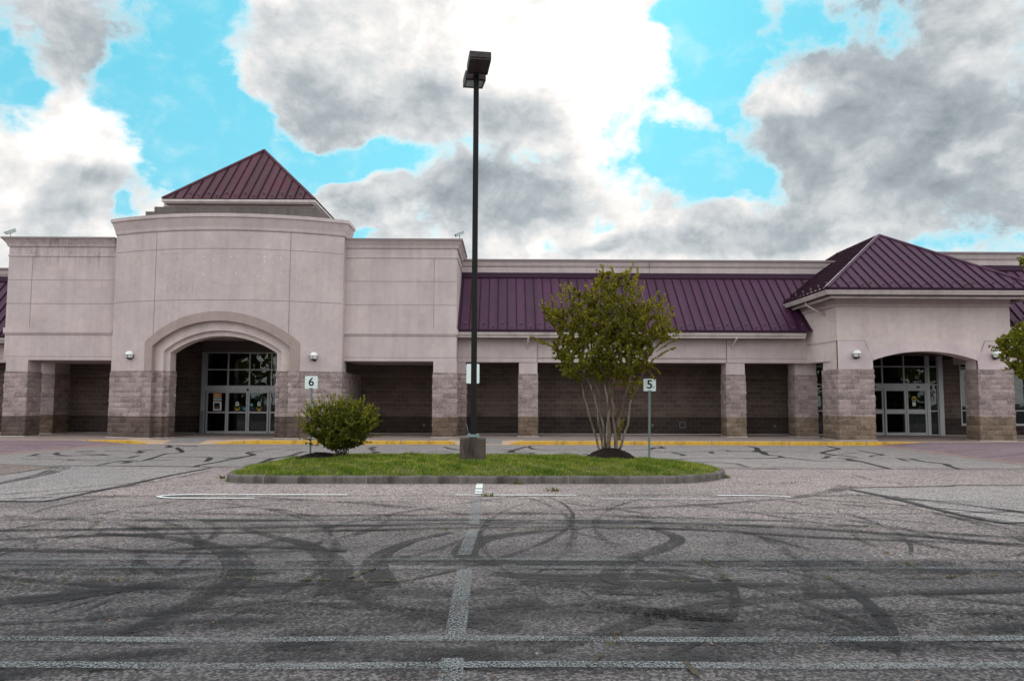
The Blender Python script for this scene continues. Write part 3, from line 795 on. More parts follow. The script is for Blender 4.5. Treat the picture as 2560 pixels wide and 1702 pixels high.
mb.sweep([(x+(.25 if x < hcx else -.25), y+(.25 if y < YHE+1 else 0)) for x, y in loop], [(0, zg0-.12), (.08, zg0-.12), (.10, zg0-.05), (.10, zg0-.012), (0, zg0-.012)])
mb.build('gutter', M_GUT, hroof)
mb = MB(); mb.box(ex0+.12, ex1-.12, YHE+.12, YM+1.5, zg0-.03, zg0-.014); mb.build('soffit', M_SOFFIT, hroof)
# right end section
arcade(hx1-.05, 36, 31.3, 31.9, 34.45, 812, 673, 631, 905, 2545, atx(2250, 630, 34.45), 36, ribs0=.2)
# bent gutter outlets
def outlet(pts, par, name='downspout'):
    mb = MB(); mb.tube(pts, .045, 8); return mb.build(name, M_GUT, par, smooth=True)
zg = ze_mid-.3
for u in (1321, 1842):
    x = atx(u, 850, YE); outlet([(x, YE+.02, zg+.06), (x, YE+.03, zg-.04), (x-.03, YM-.07, zg-.28), (x-.03, YM-.06, zg-.42), (x-.03, YM+.05, zg-.47)], shop)
xo = ex0+.12; outlet([(xo, 32.0, zg0-.02), (xo+.02, 32.0, zg0-.12), (hx0-.08, 31.75, zg0-.55), (hx0+.05, 31.75, zg0-.6)], shop)

# --- back walls under the canopies, cut for the two entrances
VX0, VX1 = atx(512, 1000, 35.5), atx(720, 1000, 35.5)      # tower vestibule
HX0, HX1 = atx(2018, 1000, 35.5), atx(2358, 1000, 35.5)    # pavilion glass front
ZV = atz(590, 800, 36.2)
mb = MB()
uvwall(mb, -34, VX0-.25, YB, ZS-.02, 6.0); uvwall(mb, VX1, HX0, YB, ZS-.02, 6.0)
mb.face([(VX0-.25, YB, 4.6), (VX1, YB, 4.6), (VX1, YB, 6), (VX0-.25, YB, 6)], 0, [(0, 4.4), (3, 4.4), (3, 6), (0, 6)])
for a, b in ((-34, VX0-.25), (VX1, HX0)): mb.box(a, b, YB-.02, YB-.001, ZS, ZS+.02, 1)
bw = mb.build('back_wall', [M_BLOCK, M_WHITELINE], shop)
YR = 35.5
wz0, wz1 = atz(2410, 1061, YR), atz(2410, 893, YR)
wx = [(atx(2400, 980, YR), atx(2446, 980, YR)), (atx(2526, 980, YR), atx(2600, 980, YR))]
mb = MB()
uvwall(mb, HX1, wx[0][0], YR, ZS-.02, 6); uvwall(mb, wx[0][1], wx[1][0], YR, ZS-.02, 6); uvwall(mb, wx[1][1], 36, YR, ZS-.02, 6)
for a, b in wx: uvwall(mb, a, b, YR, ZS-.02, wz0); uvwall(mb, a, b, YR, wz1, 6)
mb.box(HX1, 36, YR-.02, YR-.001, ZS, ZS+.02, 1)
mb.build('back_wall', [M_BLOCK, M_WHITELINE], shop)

# --- glazing
def frame_bar(mb, x0, x1, z0, z1, y, d=.09): mb.box(x0, x1, y-.02, y+d, z0, z1)
def glazed(name, x0, x1, z0, z1, y, xs, zs, parent, w=.05, yoff=0.0, skip=()):
    """aluminium frame with one pane per opening"""
    f = MB(); ex = [x0]+xs+[x1]; ez_ = [z0]+zs+[z1]
    for i, x in enumerate(ex):
        ww = w if 0 < i < len(ex)-1 else w
        a = x if i == 0 else (x-w if i == len(ex)-1 else x-w/2)
        f.box(a, a+ww, y-.02+yoff, y+.09+yoff, z0, z1)
    for i, z in enumerate(ez_):
        a = z if i == 0 else (z-w if i == len(ez_)-1 else z-w/2)
        f.box(x0+.001, x1-.001, y-.017+yoff, y+.087+yoff, a, a+w)
    o = f.build(name, M_ALU, parent)
    for i in range(len(ex)-1):
        for j in range(len(ez_)-1):
            if (i, j) in skip: continue
            p = MB(); p.box(ex[i]+w*.45, ex[i+1]-w*.45, y+.03+yoff, y+.042+yoff, ez_[j]+w*.45, ez_[j+1]-w*.45); p.build('pane', M_GLASS, o)
    return o
def decal(parent, pts, m, y, name='decal', t=.004):
    mb = MB(); mb.prism([(x, y, z) for x, z in pts], (0, t, 0)); return mb.build(name, m, parent)
def disc(c, r, n=20, a0=0, a1=2*math.pi): return [(c[0]+r*math.cos(a0+(a1-a0)*i/n), c[1]+r*math.sin(a0+(a1-a0)*i/n)) for i in range(n+(0 if a1-a0 > 6.2 else 1))]
# tower entrance
YD = 35.5
dz = lambda v: atz(590, v, YD); dx = lambda u: atx(u, 990, YD)
Z0 = ZS+.01
z_tr0, z_tr1 = dz(966.5), dz(880.5)
trans = glazed('transom_window', dx(514), VX1, z_tr0, z_tr1, YD, [dx(569), dx(622.5), dx(677.5)], [dz(924)], shop, .055)
mb = MB(); mb.box(dx(514), VX1, YD-.10, YD+.09, dz(977.5), z_tr0-.001); head = mb.build('door_header', M_ALU, shop)
mb = MB(); xm = dx(621); mb.ball((xm, YD-.12, dz(974)), .055, 12, 8); mb.build('motion_sensor', M_BLACK, head, True)
mb = MB(); mb.box(dx(503.5), dx(513.8), YD-.06, 36.25, Z0+1.03, z_tr1); mb.box(dx(502.5), dx(513.8), YD-.07, 36.25, ZS, Z0+1.03, 1); mb.box(dx(512), dx(514.6), YD-.09, YD-.07, ZS, z_tr1, 0)
mb.build('entrance_pier', [M_ALU, M_ALUD], shop)
mb = MB(); mb.box(dx(503.5), VX1+.2, YD-.02, 36.25, z_tr1+.001, 6); mb.build('entrance_lintel', M_SOFFIT, shop)
door_edges = [dx(515), dx(568), dx(570.5), dx(620), dx(622), dx(672.5), dx(673.5), VX1]
zr_ = dz(1030.5); zb_ = Z0; ztp = dz(977.8)
def dleaf(a, b, yo, label=None):
    o = glazed('sliding_door', a, b, zb_, ztp, YD, [], [zr_], shop, .075, yo)
    mb = MB(); mb.box(a+.002, b-.002, YD-.018+yo, YD+.088+yo, zb_+.001, zb_+.12); mb.build('bottom_rail', M_ALU, o)
    return o
D1 = dleaf(dx(516), dx(568.5), 0); D2 = dleaf(dx(569.5), dx(620.8), -.055); D3 = dleaf(dx(621.6), dx(673.5), -.055); D4 = dleaf(dx(674), VX1, 0)
# papers and stickers on the doors
def P(u, v): return (atx(u, v, YD), atz(u, v, YD))
def rect(u0, v0, u1, v1): return [P(u0, v1), P(u1, v1), P(u1, v0), P(u0, v0)]
decal(D1, rect(533, 982.5, 553.5, 995), M_ORANGE, YD+.02, 'poster')
for k, (u0, u1, v) in enumerate(((537.5, 548.5, 986.3), (535, 552, 991.3))):
    mb = MB(); uu = u0; rr = random.Random(3+k)
    while uu < u1-.6:
        w_ = rr.uniform(.8, 1.4); h_ = 3.0 if uu == u0 else rr.choice((1.8, 2.0, 2.9)); p = rect(uu, v+1.5-h_, min(u1, uu+w_), v+1.5)
        mb.prism([(x, YD+.016, z) for x, z in p], (0, .003, 0)); uu += w_+.45
    mb.build('poster_lettering', M_WHITE, D1)
decal(D1, rect(533, 995.6, 553.5, 1000.5), M_WHITE, YD+.02, 'poster'); decal(D1, rect(534, 996.8, 552.5, 999.2), M_BLUE, YD+.016, 'poster_lettering')
decal(D1, rect(532.5, 1001.2, 553.5, 1002.4), M_ORANGE, YD+.02, 'poster')
decal(D1, rect(532.3, 1003.5, 553.3, 1025.3), M_WHITE, YD+.02, 'poster'); decal(D1, rect(534.8, 1007, 549, 1022), M_NAVY, YD+.016, 'poster_panel')
decal(D1, rect(536, 1017, 547, 1017.9), M_ORANGE, YD+.013, 'poster_lettering'); decal(D1, rect(536, 1019, 546, 1019.8), M_ORANGE, YD+.013, 'poster_lettering')
decal(D1, rect(531.8, 1025.8, 552.5, 1029), M_RED, YD+.02, 'poster')
def caution(o, u, y, vy, vw, up=True, clip=False, fac=1.0):
    """round yellow notice with a white arched notice beside it"""
    r = .115; c = P(u, vy)
    decal(o, disc(c, r), M_YEL, y, 'round_notice'); decal(o, [(c[0]-.1, c[1]-.028), (c[0]+.1, c[1]-.028), (c[0]+.1, c[1]+.028), (c[0]-.1, c[1]+.028)], M_BLACK, y-.004, 'notice_bar')
    c = P(u, vw); hw = .075
    pts = [(c[0]-hw, c[1]-.14), (c[0]+hw, c[1]-.14)]+[(c[0]+hw*math.cos(a), c[1]+.06+hw*math.sin(a)) for a in lin(0, math.pi, 10)]
    decal(o, pts, M_WHITE, y, 'arched_notice'); decal(o, disc((c[0], c[1]+.055), .032), M_BLACK, y-.004, 'notice_symbol')
caution(D2, 593.8, YD-.04, 1019.8, 1010.5); caution(D3, 648.3, YD-.04, 1020.3, 1011)
decal(D2, rect(608.5, 1018, 616, 1024.2), M_BLUE, YD-.04, 'cyan_notice')
decal(D3, disc(P(629.5, 1011.6), .072), M_BLUE, YD-.04, 'round_notice'); decal(D3, rect(627.6, 1010.5, 631.6, 1012.8), M_WHITE, YD-.045, 'notice_symbol')
decal(D2, rect(585, 1027, 602.5, 1028.6), M_RED, YD-.04, 'red_strip'); decal(D3, rect(639, 1027.2, 656, 1028.8), M_RED, YD-.04, 'red_strip')
mb = MB(); mb.tube([P(676, 985)[:1]+(YD-.03,)+P(676, 985)[1:], P(679.5, 997)[:1]+(YD-.03,)+P(679.5, 997)[1:], P(677.5, 1010)[:1]+(YD-.03,)+P(677.5, 1010)[1:]], .02, 6); mb.build('door_ribbon', M_WHITE, D4, True)
# interior behind the tower entrance
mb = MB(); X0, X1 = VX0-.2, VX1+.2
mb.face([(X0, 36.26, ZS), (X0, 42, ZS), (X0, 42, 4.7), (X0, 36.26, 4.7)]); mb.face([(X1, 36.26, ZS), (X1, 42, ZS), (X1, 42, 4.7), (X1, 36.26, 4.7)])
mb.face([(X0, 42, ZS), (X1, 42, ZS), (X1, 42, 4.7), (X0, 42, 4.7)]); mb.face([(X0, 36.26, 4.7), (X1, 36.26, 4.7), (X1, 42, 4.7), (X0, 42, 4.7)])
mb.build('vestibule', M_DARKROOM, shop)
mb = MB()
for u in (524, 529, 541, 547, 560, 579, 586, 630, 667):
    x = atx(u, 990, 37.6); mb.box(x-.05, x+.05, 37.5, 37.6, ZS, 4.4)
for z in (2.35, 3.5): mb.box(X0, X1, 37.51, 37.59, z, z+.06)
mb.box(atx(582, 990, 37.5), X1, 37.48, 37.6, ZS, .32)
mb.build('inner_screen', M_INFRAME, shop)
# pavilion glass front
YG = 35.5
gz = lambda v: atz(2250, v, YG); gx = lambda u: atx(u, 990, YG)
gz_t = gz(860)
glazed('transom_window', gx(2060), gx(2322.5), gz(961.5), gz_t, YG, [gx(2100), gx(2155), gx(2207), gx(2261), gx(2316)], [gz(916.5)], shop, .06)
mb = MB(); mb.box(gx(2100), gx(2316), YG-.10, YG+.09, gz(972.3), gz(961.5)-.001); hd_ = mb.build('door_header', M_ALU, shop)
for u in (2184.5, 2293):
    mb = MB(); mb.box(gx(u-3.5), gx(u+3.5), YG-.13, YG-.101, gz(970), gz(965)); mb.build('motion_sensor', M_BLACK, hd_)
side = glazed('side_window', gx(2322.5), gx(2346), Z0, gz_t, YG, [], [gz(1027), gz(961.5), gz(916.5)], shop, .05)
side2 = glazed('side_window', HX0, gx(2060), Z0, gz_t, YG, [gx(2040)], [gz(1027), gz(961.5), gz(916.5)], shop, .05)
mb = MB(); mb.box(gx(2346)+.001, HX1, YG-.06, YG+.2, ZS, gz_t+.4); mb.build('entrance_pier', M_ALU, shop)
mb = MB(); mb.box(gx(2316), gx(2322.3), YG-.05, YG+.09, Z0, gz(961.5)-.002); mb.build('door_jamb', M_ALU, shop)
zra, zrb = gz(1034), gz(1023); ztd = gz(972.6)
def hleaf(a, b, yo):
    o = glazed('sliding_door', a, b, Z0, ztd, YG, [], [], shop, .075, yo, skip=((0, 0),))
    mb = MB(); mb.box(a+.07, b-.07, YG-.015+yo, YG+.085+yo, zra, zrb); mb.build('push_rail', M_ALU, o)
    mb = MB(); mb.box(a+.002, b-.002, YG-.018+yo, YG+.088+yo, Z0+.001, Z0+.13); mb.build('bottom_rail', M_ALU, o)
    for za, zb2 in ((Z0+.12, zra), (zrb, ztd-.06)):
        mb = MB(); mb.box(a+.05, b-.05, YG+.03+yo, YG+.042+yo, za, zb2); mb.build('pane', M_GLASS, o)
    return o
H0 = hleaf(gx(2100), gx(2156), 0); H1 = hleaf(gx(2157), gx(2208.5), 0); H2 = hleaf(gx(2209.5), gx(2263), -.055); H3 = hleaf(gx(2264), gx(2314), -.055)
def P(u, v): return (atx(u, v, YG), atz(u, v, YG))
caution(H1, 2185.5, YG+.018, 996.5, 1007); caution(H3, 2284, YG-.04, 996.5, 1007); caution(H2, 2241, YG+.02, 998.5, 1009)
decal(H2, rect(2232, 1027.2, 2242, 1029.2), M_ORANGE, YG-.08, 'rail_label'); decal(H1, rect(2184, 1020.3, 2196, 1022.6), M_RED, YG+.018, 'red_strip')
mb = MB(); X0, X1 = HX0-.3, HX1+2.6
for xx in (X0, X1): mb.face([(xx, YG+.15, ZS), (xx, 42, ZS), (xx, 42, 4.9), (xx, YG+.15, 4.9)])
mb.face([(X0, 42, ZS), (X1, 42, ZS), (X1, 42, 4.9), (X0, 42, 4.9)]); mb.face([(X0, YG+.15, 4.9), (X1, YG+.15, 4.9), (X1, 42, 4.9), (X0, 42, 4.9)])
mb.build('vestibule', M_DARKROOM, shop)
mb = MB()
for u in (2075, 2131, 2172, 2250, 2266, 2287, 2304): x = atx(u, 990, 37.5); mb.box(x-.06, x+.06, 37.45, 37.55, ZS, 4.6)
mb.box(X0, gx(2345), 37.46, 37.54, 2.35, 2.45)
mb.build('inner_screen', M_INFRAME, shop)
for a, b in wx:
    o = glazed('window', a, b, wz0, wz1, YR, [a+(.55 if b-a < 1 else .68)] if b-a > 1 else [], [atz(2410, 1026, YR), atz(2410, 963.5, YR), atz(2410, 919, YR)], shop, .05, -.01)
    mb = MB(); mb.box(a-.03, b+.03, YR-.07, YR+.05, wz0-.05, wz0-.001); mb.build('sill', M_ALU, o)
    mb = MB(); mb.box(a-.2, b+.2, YR+.6, YR+.62, ZS, 4.5); mb.build('window_backing', M_DARKROOM, o)  # plain dark sheet closing the space behind the panes
mb = MB(); mb.box(HX0-.2, HX1+.2, YG-.02, YG+.1, gz_t+.001, 6); mb.build('entrance_lintel', M_SOFFIT, shop)
mb = MB(); mb.box(-34, 36, 37.9, 60, 0, 7.2); mb.box(-34, 36, 42.2, 60, 7.2, 7.6); mb.build('main_hall', M_ST, shop)

# --- ghost of the removed lettering: shadows, strokes and pale plugged bolt holes left on the stucco
mb = MB()
def on_bow(u, v): q = at(u, v, YMID+.3); y = bow(q.x); q = at(u, v, y); return Vector((q.x, bow(q.x)-.0035, q.z))
def mark(pts, w, m):
    P3 = [on_bow(*p) for p in pts]
    for a, b in zip(P3, P3[1:]):
        d = (b-a); n = Vector((-d.z, 0, d.x)).normalized()*w/2
        mb.prism([a-n, b-n, b+n, a+n], (0, .012, 0), m)
def arcp(u, v, ru, rv, a0, a1, n=8): return [(u+ru*math.cos(a0+(a1-a0)*i/n), v-rv*math.sin(a0+(a1-a0)*i/n)) for i in range(n+1)]
for (u, v) in ((412, 639), (440, 637), (476, 636), (616, 637)): mark(arcp(u, v, 9, 5, .35, 2.8), .02, 0)
for (u0, u1, v) in ((507, 532, 635.5), (545, 600, 635), (640, 671, 636.5), (688, 708, 638.5)): mark([(u0, v), (u1, v)], .02, 0)
for (u, v) in ((439, 644), (511, 642), (534, 650), (547, 641), (578, 642), (594, 641), (645, 642.5), (661, 641.5), (661, 654), (681, 657), (701, 646), (507, 684), (511, 688), (557, 682), (590, 682.5), (610, 689), (644, 690), (701, 683), (441, 690)):
    q = on_bow(u, v); mb.prism([(q.x+.028*math.cos(a), q.y-.001, q.z+.04*math.sin(a)) for a in lin(0, 2*math.pi, 8)[:-1]], (0, .012, 0), 1)
# second line: only the tops of its letters can still be made out
mark([(418, 708.5), (430, 708)], .02, 0); mark([(418.5, 708), (419, 731)], .014, 0)
for u in (441, 460): mark(arcp(u, 721, 7, 8, 0, 6.283, 14), .012, 0)
mark(arcp(476, 722, 6, 7, .5, 5.8, 10), .012, 0); mark([(482, 707), (482, 729)], .014, 0)
mark(arcp(506, 710, 5, 4, 0, 6.28, 10), .012, 0); mark(arcp(506, 722, 7, 7, .6, 6.1, 10), .012, 0)
mark([(527, 706.5), (544, 706)], .02, 0)
for u in (556, 566, 577, 588, 598, 612, 622, 634, 646, 662, 676): mark(arcp(u, 716, 4, 4, .3, 2.8, 6), .013, 0)
M_GHOST = stucco('old lettering shadow', (.43, .355, .355)); M_PLUG = stucco('pale patched hole', (.66, .60, .59))
mb.build('lettering_scar', [M_GHOST, M_PLUG], tower)
# ------------------------------------------------------------------ small fixtures on the building
lamp = thing('wall_lamp', (0, 0, 0), '', 'lamp', 'white globe lamps on the shop walls')
mb = MB(); mb.ball((0, -.16, 0), .165, 22, 14); mb.build('globe', M_GLOBE, lamp, True, origin=(0, 0, 0))
mb = MB()
ring = [(.172*math.cos(a), -.16+.172*math.sin(a), -.005) for a in lin(0, 2*math.pi, 24)]; mb.tube(ring, .011, 6, caps=False)
for a0 in (0, math.pi/2): mb.tube([(.175*math.cos(t)*math.cos(a0), -.16+.175*math.cos(t)*math.sin(a0), .175*math.sin(t)) for t in lin(math.pi, 2*math.pi, 12)], .011, 6)
mb.ball((0, -.16, 0), .174, 18, 5, -1.0, -.72); mb.build('cage', M_BLACK, lamp, True, origin=(0, 0, 0))
mb = MB(); mb.tube([(0, .01, -.12), (0, -.05, -.12)], .085, 14); mb.tube([(0, -.04, -.12), (0, -.12, -.15)], .05, 10); mb.build('wall_bracket', M_BLACK, lamp, True, origin=(0, 0, 0))
lx = atx(323, 887, 31.8); p1 = at(323.3, 887, bow(lx)-.16); lx2 = atx(784.5, 890, 31.8); p2 = at(784.5, 890, bow(lx2)-.16)
p3, p4 = at(2143, 884.5, YH-.18), at(2492, 886, YH-.18)
lamp.location = (p1.x, p1.y+.16, p1.z); lamp['label'] = 'white globe wall lamp left of the big arched tower entrance'
copy_tree(lamp, (p2.x, p2.y+.16, p2.z), label='white globe wall lamp above the number 6 sign, right of the big arch')
copy_tree(lamp, (p3.x, p3.y+.166, p3.z), label='white globe wall lamp left of the pavilion arch under the hipped roof')
copy_tree(lamp, (p4.x, p4.y+.166, p4.z), label='globe wall lamp half hidden by leaves at the right end of the facade')

camr = thing('security_camera', (0, 0, 0), '', 'camera', 'security cameras on the parapet corners')
mb = MB(); mb.tube([(0, 0, 0), (0, 0, .19)], .022, 8); mb.tube([(0, 0, 0), (0, 0, .015)], .06, 10); mb.build('mount', M_CAMERA, camr, True, origin=(0, 0, 0))
mb = MB(); d = Vector((-.80, -.35, -.42)).normalized(); s_ = d.cross(Vector((0, 0, 1))).normalized(); u_ = s_.cross(d)
c0 = Vector((0, 0, .24))
def cbox(mb, c, l0, l1, hw, h0, h1, m=0): mb.prism([c+d*l0+s_*a*hw+u_*b for a, b in ((-1, h0), (1, h0), (1, h1), (-1, h1))], d*(l1-l0), m)
cbox(mb, c0, -.20, .20, .05, -.05, .05); mb.build('housing', M_CAMERA, camr, origin=(0, 0, 0))
mb = MB(); cbox(mb, c0, -.22, .25, .062, .052, .066); mb.build('sun_shield', M_CAMERA, camr, origin=(0, 0, 0))
mb = MB(); cbox(mb, c0, .201, .215, .04, -.04, .04); mb.build('lens', M_BLACK, camr, origin=(0, 0, 0))
q = at(26, 596, YW-.05); camr.location = (q.x, YW-.05, ZW_TOP-.001); camr['label'] = 'white security camera on the left corner of the left wing parapet'
q = at(1149, 597, YW-.05); copy_tree(camr, (q.x, YW-.05, ZW_TOP-.001), label='white security camera on the right wing parapet beside the light pole')

# wall vent / hatch, small sockets on the back wall
hx = at(1706, 1062, YB); v_ = thing('wall_hatch', (hx.x, YB, hx.z), 'small square grey-framed hatch low on the brown wall behind the number 5 sign', 'hatch')
mb = MB(); s = .14
mb.box(hx.x-s, hx.x+s, YB-.03, YB-.002, hx.z-s, hx.z-s+.03); mb.box(hx.x-s, hx.x+s, YB-.03, YB-.002, hx.z+s-.03, hx.z+s); mb.box(hx.x-s, hx.x-s+.03, YB-.029, YB-.002, hx.z-s+.03, hx.z+s-.03); mb.box(hx.x+s-.03, hx.x+s, YB-.029, YB-.002, hx.z-s+.03, hx.z+s-.03)
mb.build('frame', M_ALUD, v_); mb = MB(); mb.box(hx.x-s+.03, hx.x+s-.03, YB-.012, YB-.002, hx.z-s+.03, hx.z+s-.03); mb.build('cover', M_BLACK, v_)
for (u, v, lab) in ((1060, 1062, 'small pale outlet box low on the brown wall of the right wing'), (1631, 1063, 'small grey outlet box low on the wall left of the hatch'), (1937, 1065, 'small grey outlet box on the wall between the last two arcade columns')):
    q = at(u, v, YB); mb = MB(); mb.box(q.x-.045, q.x+.045, YB-.035, YB-.002, q.z-.065, q.z+.065); mb.box(q.x-.03, q.x+.03, YB-.042, YB-.034, q.z-.05, q.z+.05)
    tag(mb.build('outlet_box', M_ALUD, None, origin=(q.x, YB, q.z)), lab, 'outlet box', 'outlet boxes on the back wall')

# ------------------------------------------------------------------ ground
def asphalt(name, base, light, dark, lot=False, seed=0, fine=1.0):
    def fn(t):
        big = t.noise(.18, 5, .6, off=(seed, 3, 1)); mid = t.noise(1.6, 5, .65, off=(seed, 1, 7)); sp = t.noise(42*fine, 4, .75); sp2 = t.noise(24*fine, 3, .65, off=(4, 4, 4))
        cell = t.n('ShaderNodeTexVoronoi', {'Vector': t.pos(), 'Scale': 46.0*fine, 'Randomness': 1.0}); cr = t.n('ShaderNodeSeparateColor', {0: cell.outputs['Color']})
        c = t.mix(t.mr(big, .35, .68), base, tuple(x*1.13 for x in base))
        c = t.mix(t.mr(mid, .40, .72, 0, .55), c, tuple(x*.74 for x in base))
        g = t.math('ADD', t.mr(sp, .38, .62, -.58, .58), t.mr(sp2, .34, .66, -.28, .28))
        c = t.mix(1.0, c, t.math('ADD', g, 1.0), 'MULTIPLY'); c = t.mix(1.0, c, t.mr(cr.outputs[2], 0, 1, .60, 1.45), 'MULTIPLY')
        c = t.mix(t.math('MULTIPLY', t.math('GREATER_THAN', cr.outputs[0], .76), .75), c, light)
        c = t.mix(t.math('MULTIPLY', t.math('LESS_THAN', cr.outputs[1], .30), .78), c, dark)
        if lot:
            # parking field: colour turns darker and cooler towards the viewer; rubber swept in long bands along the driving direction
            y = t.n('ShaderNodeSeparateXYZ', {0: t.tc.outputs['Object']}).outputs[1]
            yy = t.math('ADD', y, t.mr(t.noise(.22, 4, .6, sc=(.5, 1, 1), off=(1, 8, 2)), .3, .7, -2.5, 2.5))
            old = t.mr(yy, 14.5, 6.0, 0, 1)  # darkening mask, full close to the viewer
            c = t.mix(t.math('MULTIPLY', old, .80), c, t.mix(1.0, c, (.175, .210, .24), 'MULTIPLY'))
            rub = t.noise(1.0, 5, .62, sc=(.20, .80, 1), off=(2, 6, 1), dist=1.2); rub2 = t.noise(1.0, 5, .6, sc=(.35, 1.9, 1), off=(9, 3, 1), dist=1.5)
            m = t.math('MULTIPLY', t.math('ADD', t.mr(rub, .44, .64), t.mr(rub2, .50, .68, 0, .75)), t.mr(yy, 16.5, 9.0, .06, .36), True)
            m = t.math('MULTIPLY', m, t.mr(sp2, .25, .75, .75, 1.2), True)
            c = t.mix(m, c, (.030, .031, .035))
        t.col(c)
        t.set(t.b.inputs['Roughness'], t.mr(mid, .3, .7, .70, .88))
        t.bump(t.math('ADD', sp, t.math('MULTIPLY', sp2, .8)), .55, .012)
    return mat(name, base, .8, .22, fn=fn)
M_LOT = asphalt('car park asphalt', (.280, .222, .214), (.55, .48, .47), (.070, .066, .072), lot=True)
M_LANE = asphalt('drive lane asphalt', (.285, .250, .243), (.42, .38, .37), (.12, .115, .12), seed=5, fine=1.4)
M_PATCH = asphalt('newer asphalt patch', (.290, .255, .252), (.45, .41, .41), (.11, .105, .11), seed=9, fine=1.2)
M_PATCHB = asphalt('brown asphalt strip', (.22, .17, .15), (.33, .28, .26), (.10, .08, .08), seed=3, fine=1.2)
def flat(name, pts, z, m, kind='structure'):
    mb = MB(); mb.face([(p[0], p[1], z) for p in pts]); return tag(mb.build(name, m), kind=kind)
g = [(x, y) for y in (-60, 900) for x in (-600, 600)]
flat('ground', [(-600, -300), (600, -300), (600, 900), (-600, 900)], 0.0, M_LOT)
SEAM = lambda x: 20.05+.014*x*0
flat('drive_lane', [(-40, 20.1), (40, 19.7), (40, 29.79), (-40, 29.79)], .004, M_LANE)
p = lambda u, v: gnd(u, v)
flat('asphalt_patch', [p(-500, 1245), p(95, 1253), p(150, 1246), p(300, 1212), p(520, 1170), p(160, 1165), p(0, 1187), p(-500, 1230)], .005, M_PATCH)
flat('asphalt_patch', [p(2130, 1222), p(2400, 1217), p(2900, 1213), p(2900, 1312), p(2540, 1311), p(2470, 1305), p(2260, 1248)], .005, M_PATCH)
flat('asphalt_strip', [p(-500, 1160), p(0, 1161.5), p(160, 1164.5), p(0, 1187), p(-500, 1235)], .006, M_PATCHB)

def ribbon(mb, pts, w, z=.008, mat=0, smooth=6, taper=True):
    """flat strip along ground points, width per point; u runs along in metres, v across"""
    P = [Vector((q[0], q[1], 0)) for q in pts]; ws = w if isinstance(w, (list, tuple)) else [w]*len(P)
    if smooth and len(P) > 2:
        Q, Wd = [], []
        for i in range(len(P)-1):
            a, b, c, d = P[max(i-1, 0)], P[i], P[i+1], P[min(i+2, len(P)-1)]
            for k in range(smooth):
                t = k/smooth
                Q.append(.5*((2*b)+(c-a)*t+(2*a-5*b+4*c-d)*t*t+(3*b-a-3*c+d)*t**3)); Wd.append(ws[i]+(ws[i+1]-ws[i])*t)
        Q.append(P[-1]); Wd.append(ws[-1]); P, ws = Q, Wd
    s = 0; L = []; n = len(P)
    for i in range(n):
        if i: s += (P[i]-P[i-1]).length
        L.append(s)
    pr = []
    for i in range(n):
        d = (P[min(i+1, n-1)]-P[max(i-1, 0)]).normalized(); nv = Vector((-d.y, d.x, 0))*ws[i]/2
        pr.append((P[i]-nv, P[i]+nv))
    for i in range(n-1):
        (a, b), (c, d) = pr[i], pr[i+1]
        mb.face([(a.x, a.y, z), (c.x, c.y, z), (d.x, d.y, z), (b.x, b.y, z)], mat, [(L[i], 0), (L[i+1], 0), (L[i+1], 1), (L[i], 1)])
def wornmat(name, col, cover, grain=60, patch=.42, streak=True, soft=True, tread=False, ends=True, col2=None):
    """surface film (paint, rubber) whose coverage is broken up by wear"""
    m = bpy.data.materials.new(name); m.use_nodes = True; t = NT(m); b = t.b
    b.inputs['Roughness'].default_value = .75; b.inputs['Specular IOR Level'].default_value = .25
    uvs = t.n('ShaderNodeSeparateXYZ', {0: t.tc.outputs['UV']}); v = uvs.outputs[1]; u = uvs.outputs[0]
    n1 = t.noise(grain, 3, .65); n2 = t.noise(1.3, 4, .6, off=(3, 3, 3))
    k = t.math('ADD', t.mr(n1, .3, .7, -.5, .5), t.mr(n2, .3, .7, -patch, patch))
    k = t.mr(t.math('ADD', k, cover), .15, .85)
    if soft:
        e = t.math('MULTIPLY', t.math('MULTIPLY', v, t.math('SUBTRACT', 1.0, v)), 4.0)
        k = t.math('MULTIPLY', k, t.mr(e, .0, .30))
    if streak:
        cx = t.n('ShaderNodeCombineXYZ', {0: t.math('MULTIPLY', u, .35), 1: t.math('MULTIPLY', v, 9.0)})
        ns = t.n('ShaderNodeTexNoise', {'Vector': cx.outputs[0], 'Scale': 1.0, 'Detail': 3}).outputs[0]
        k = t.math('MULTIPLY', k, t.mr(ns, .35, .6, .35, 1.0))
    if tread:
        w = t.math('SINE', t.math('MULTIPLY', t.math('ADD', u, t.math('MULTIPLY', v, .06)), 60.0))
        w2 = t.math('SINE', t.math('MULTIPLY', v, 26.0))
        k = t.math('MULTIPLY', k, t.math('MULTIPLY', t.mr(w, -.4, .2, .45, 1), t.mr(w2, -.6, .0, .25, 1)))
    if col2: t.set(b.inputs['Base Color'], t.mix(t.noise(8, 4), col, col2))
    else: b.inputs['Base Color'].default_value = (*col, 1)
    tr = t.n('ShaderNodeBsdfTransparent'); mx = t.n('ShaderNodeMixShader'); t.L.new(k, mx.inputs[0]); t.L.new(tr.outputs[0], mx.inputs[1]); t.L.new(b.outputs[0], mx.inputs[2])
    t.L.new(mx.outputs[0], t.out.inputs[0])
    return m
M_SKID = wornmat('tyre rubber', (.011, .011, .013), .66, 60, .30)
M_SKID2 = wornmat('faint tyre rubber', (.014, .014, .017), .42, 50, .34)
M_TREAD = wornmat('tyre tread print', (.032, .030, .032), .62, 50, tread=True, streak=False)
M_PAINT = wornmat('fresh white paint', (.74, .78, .78), .85, 55, streak=False, soft=False)
M_PAINTW = wornmat('worn white paint', (.245, .262, .275), .34, 60, .15, streak=False, soft=True)
M_PAINTF = wornmat('faded white paint', (.165, .18, .195), .28, 55, .15, streak=False, soft=True)
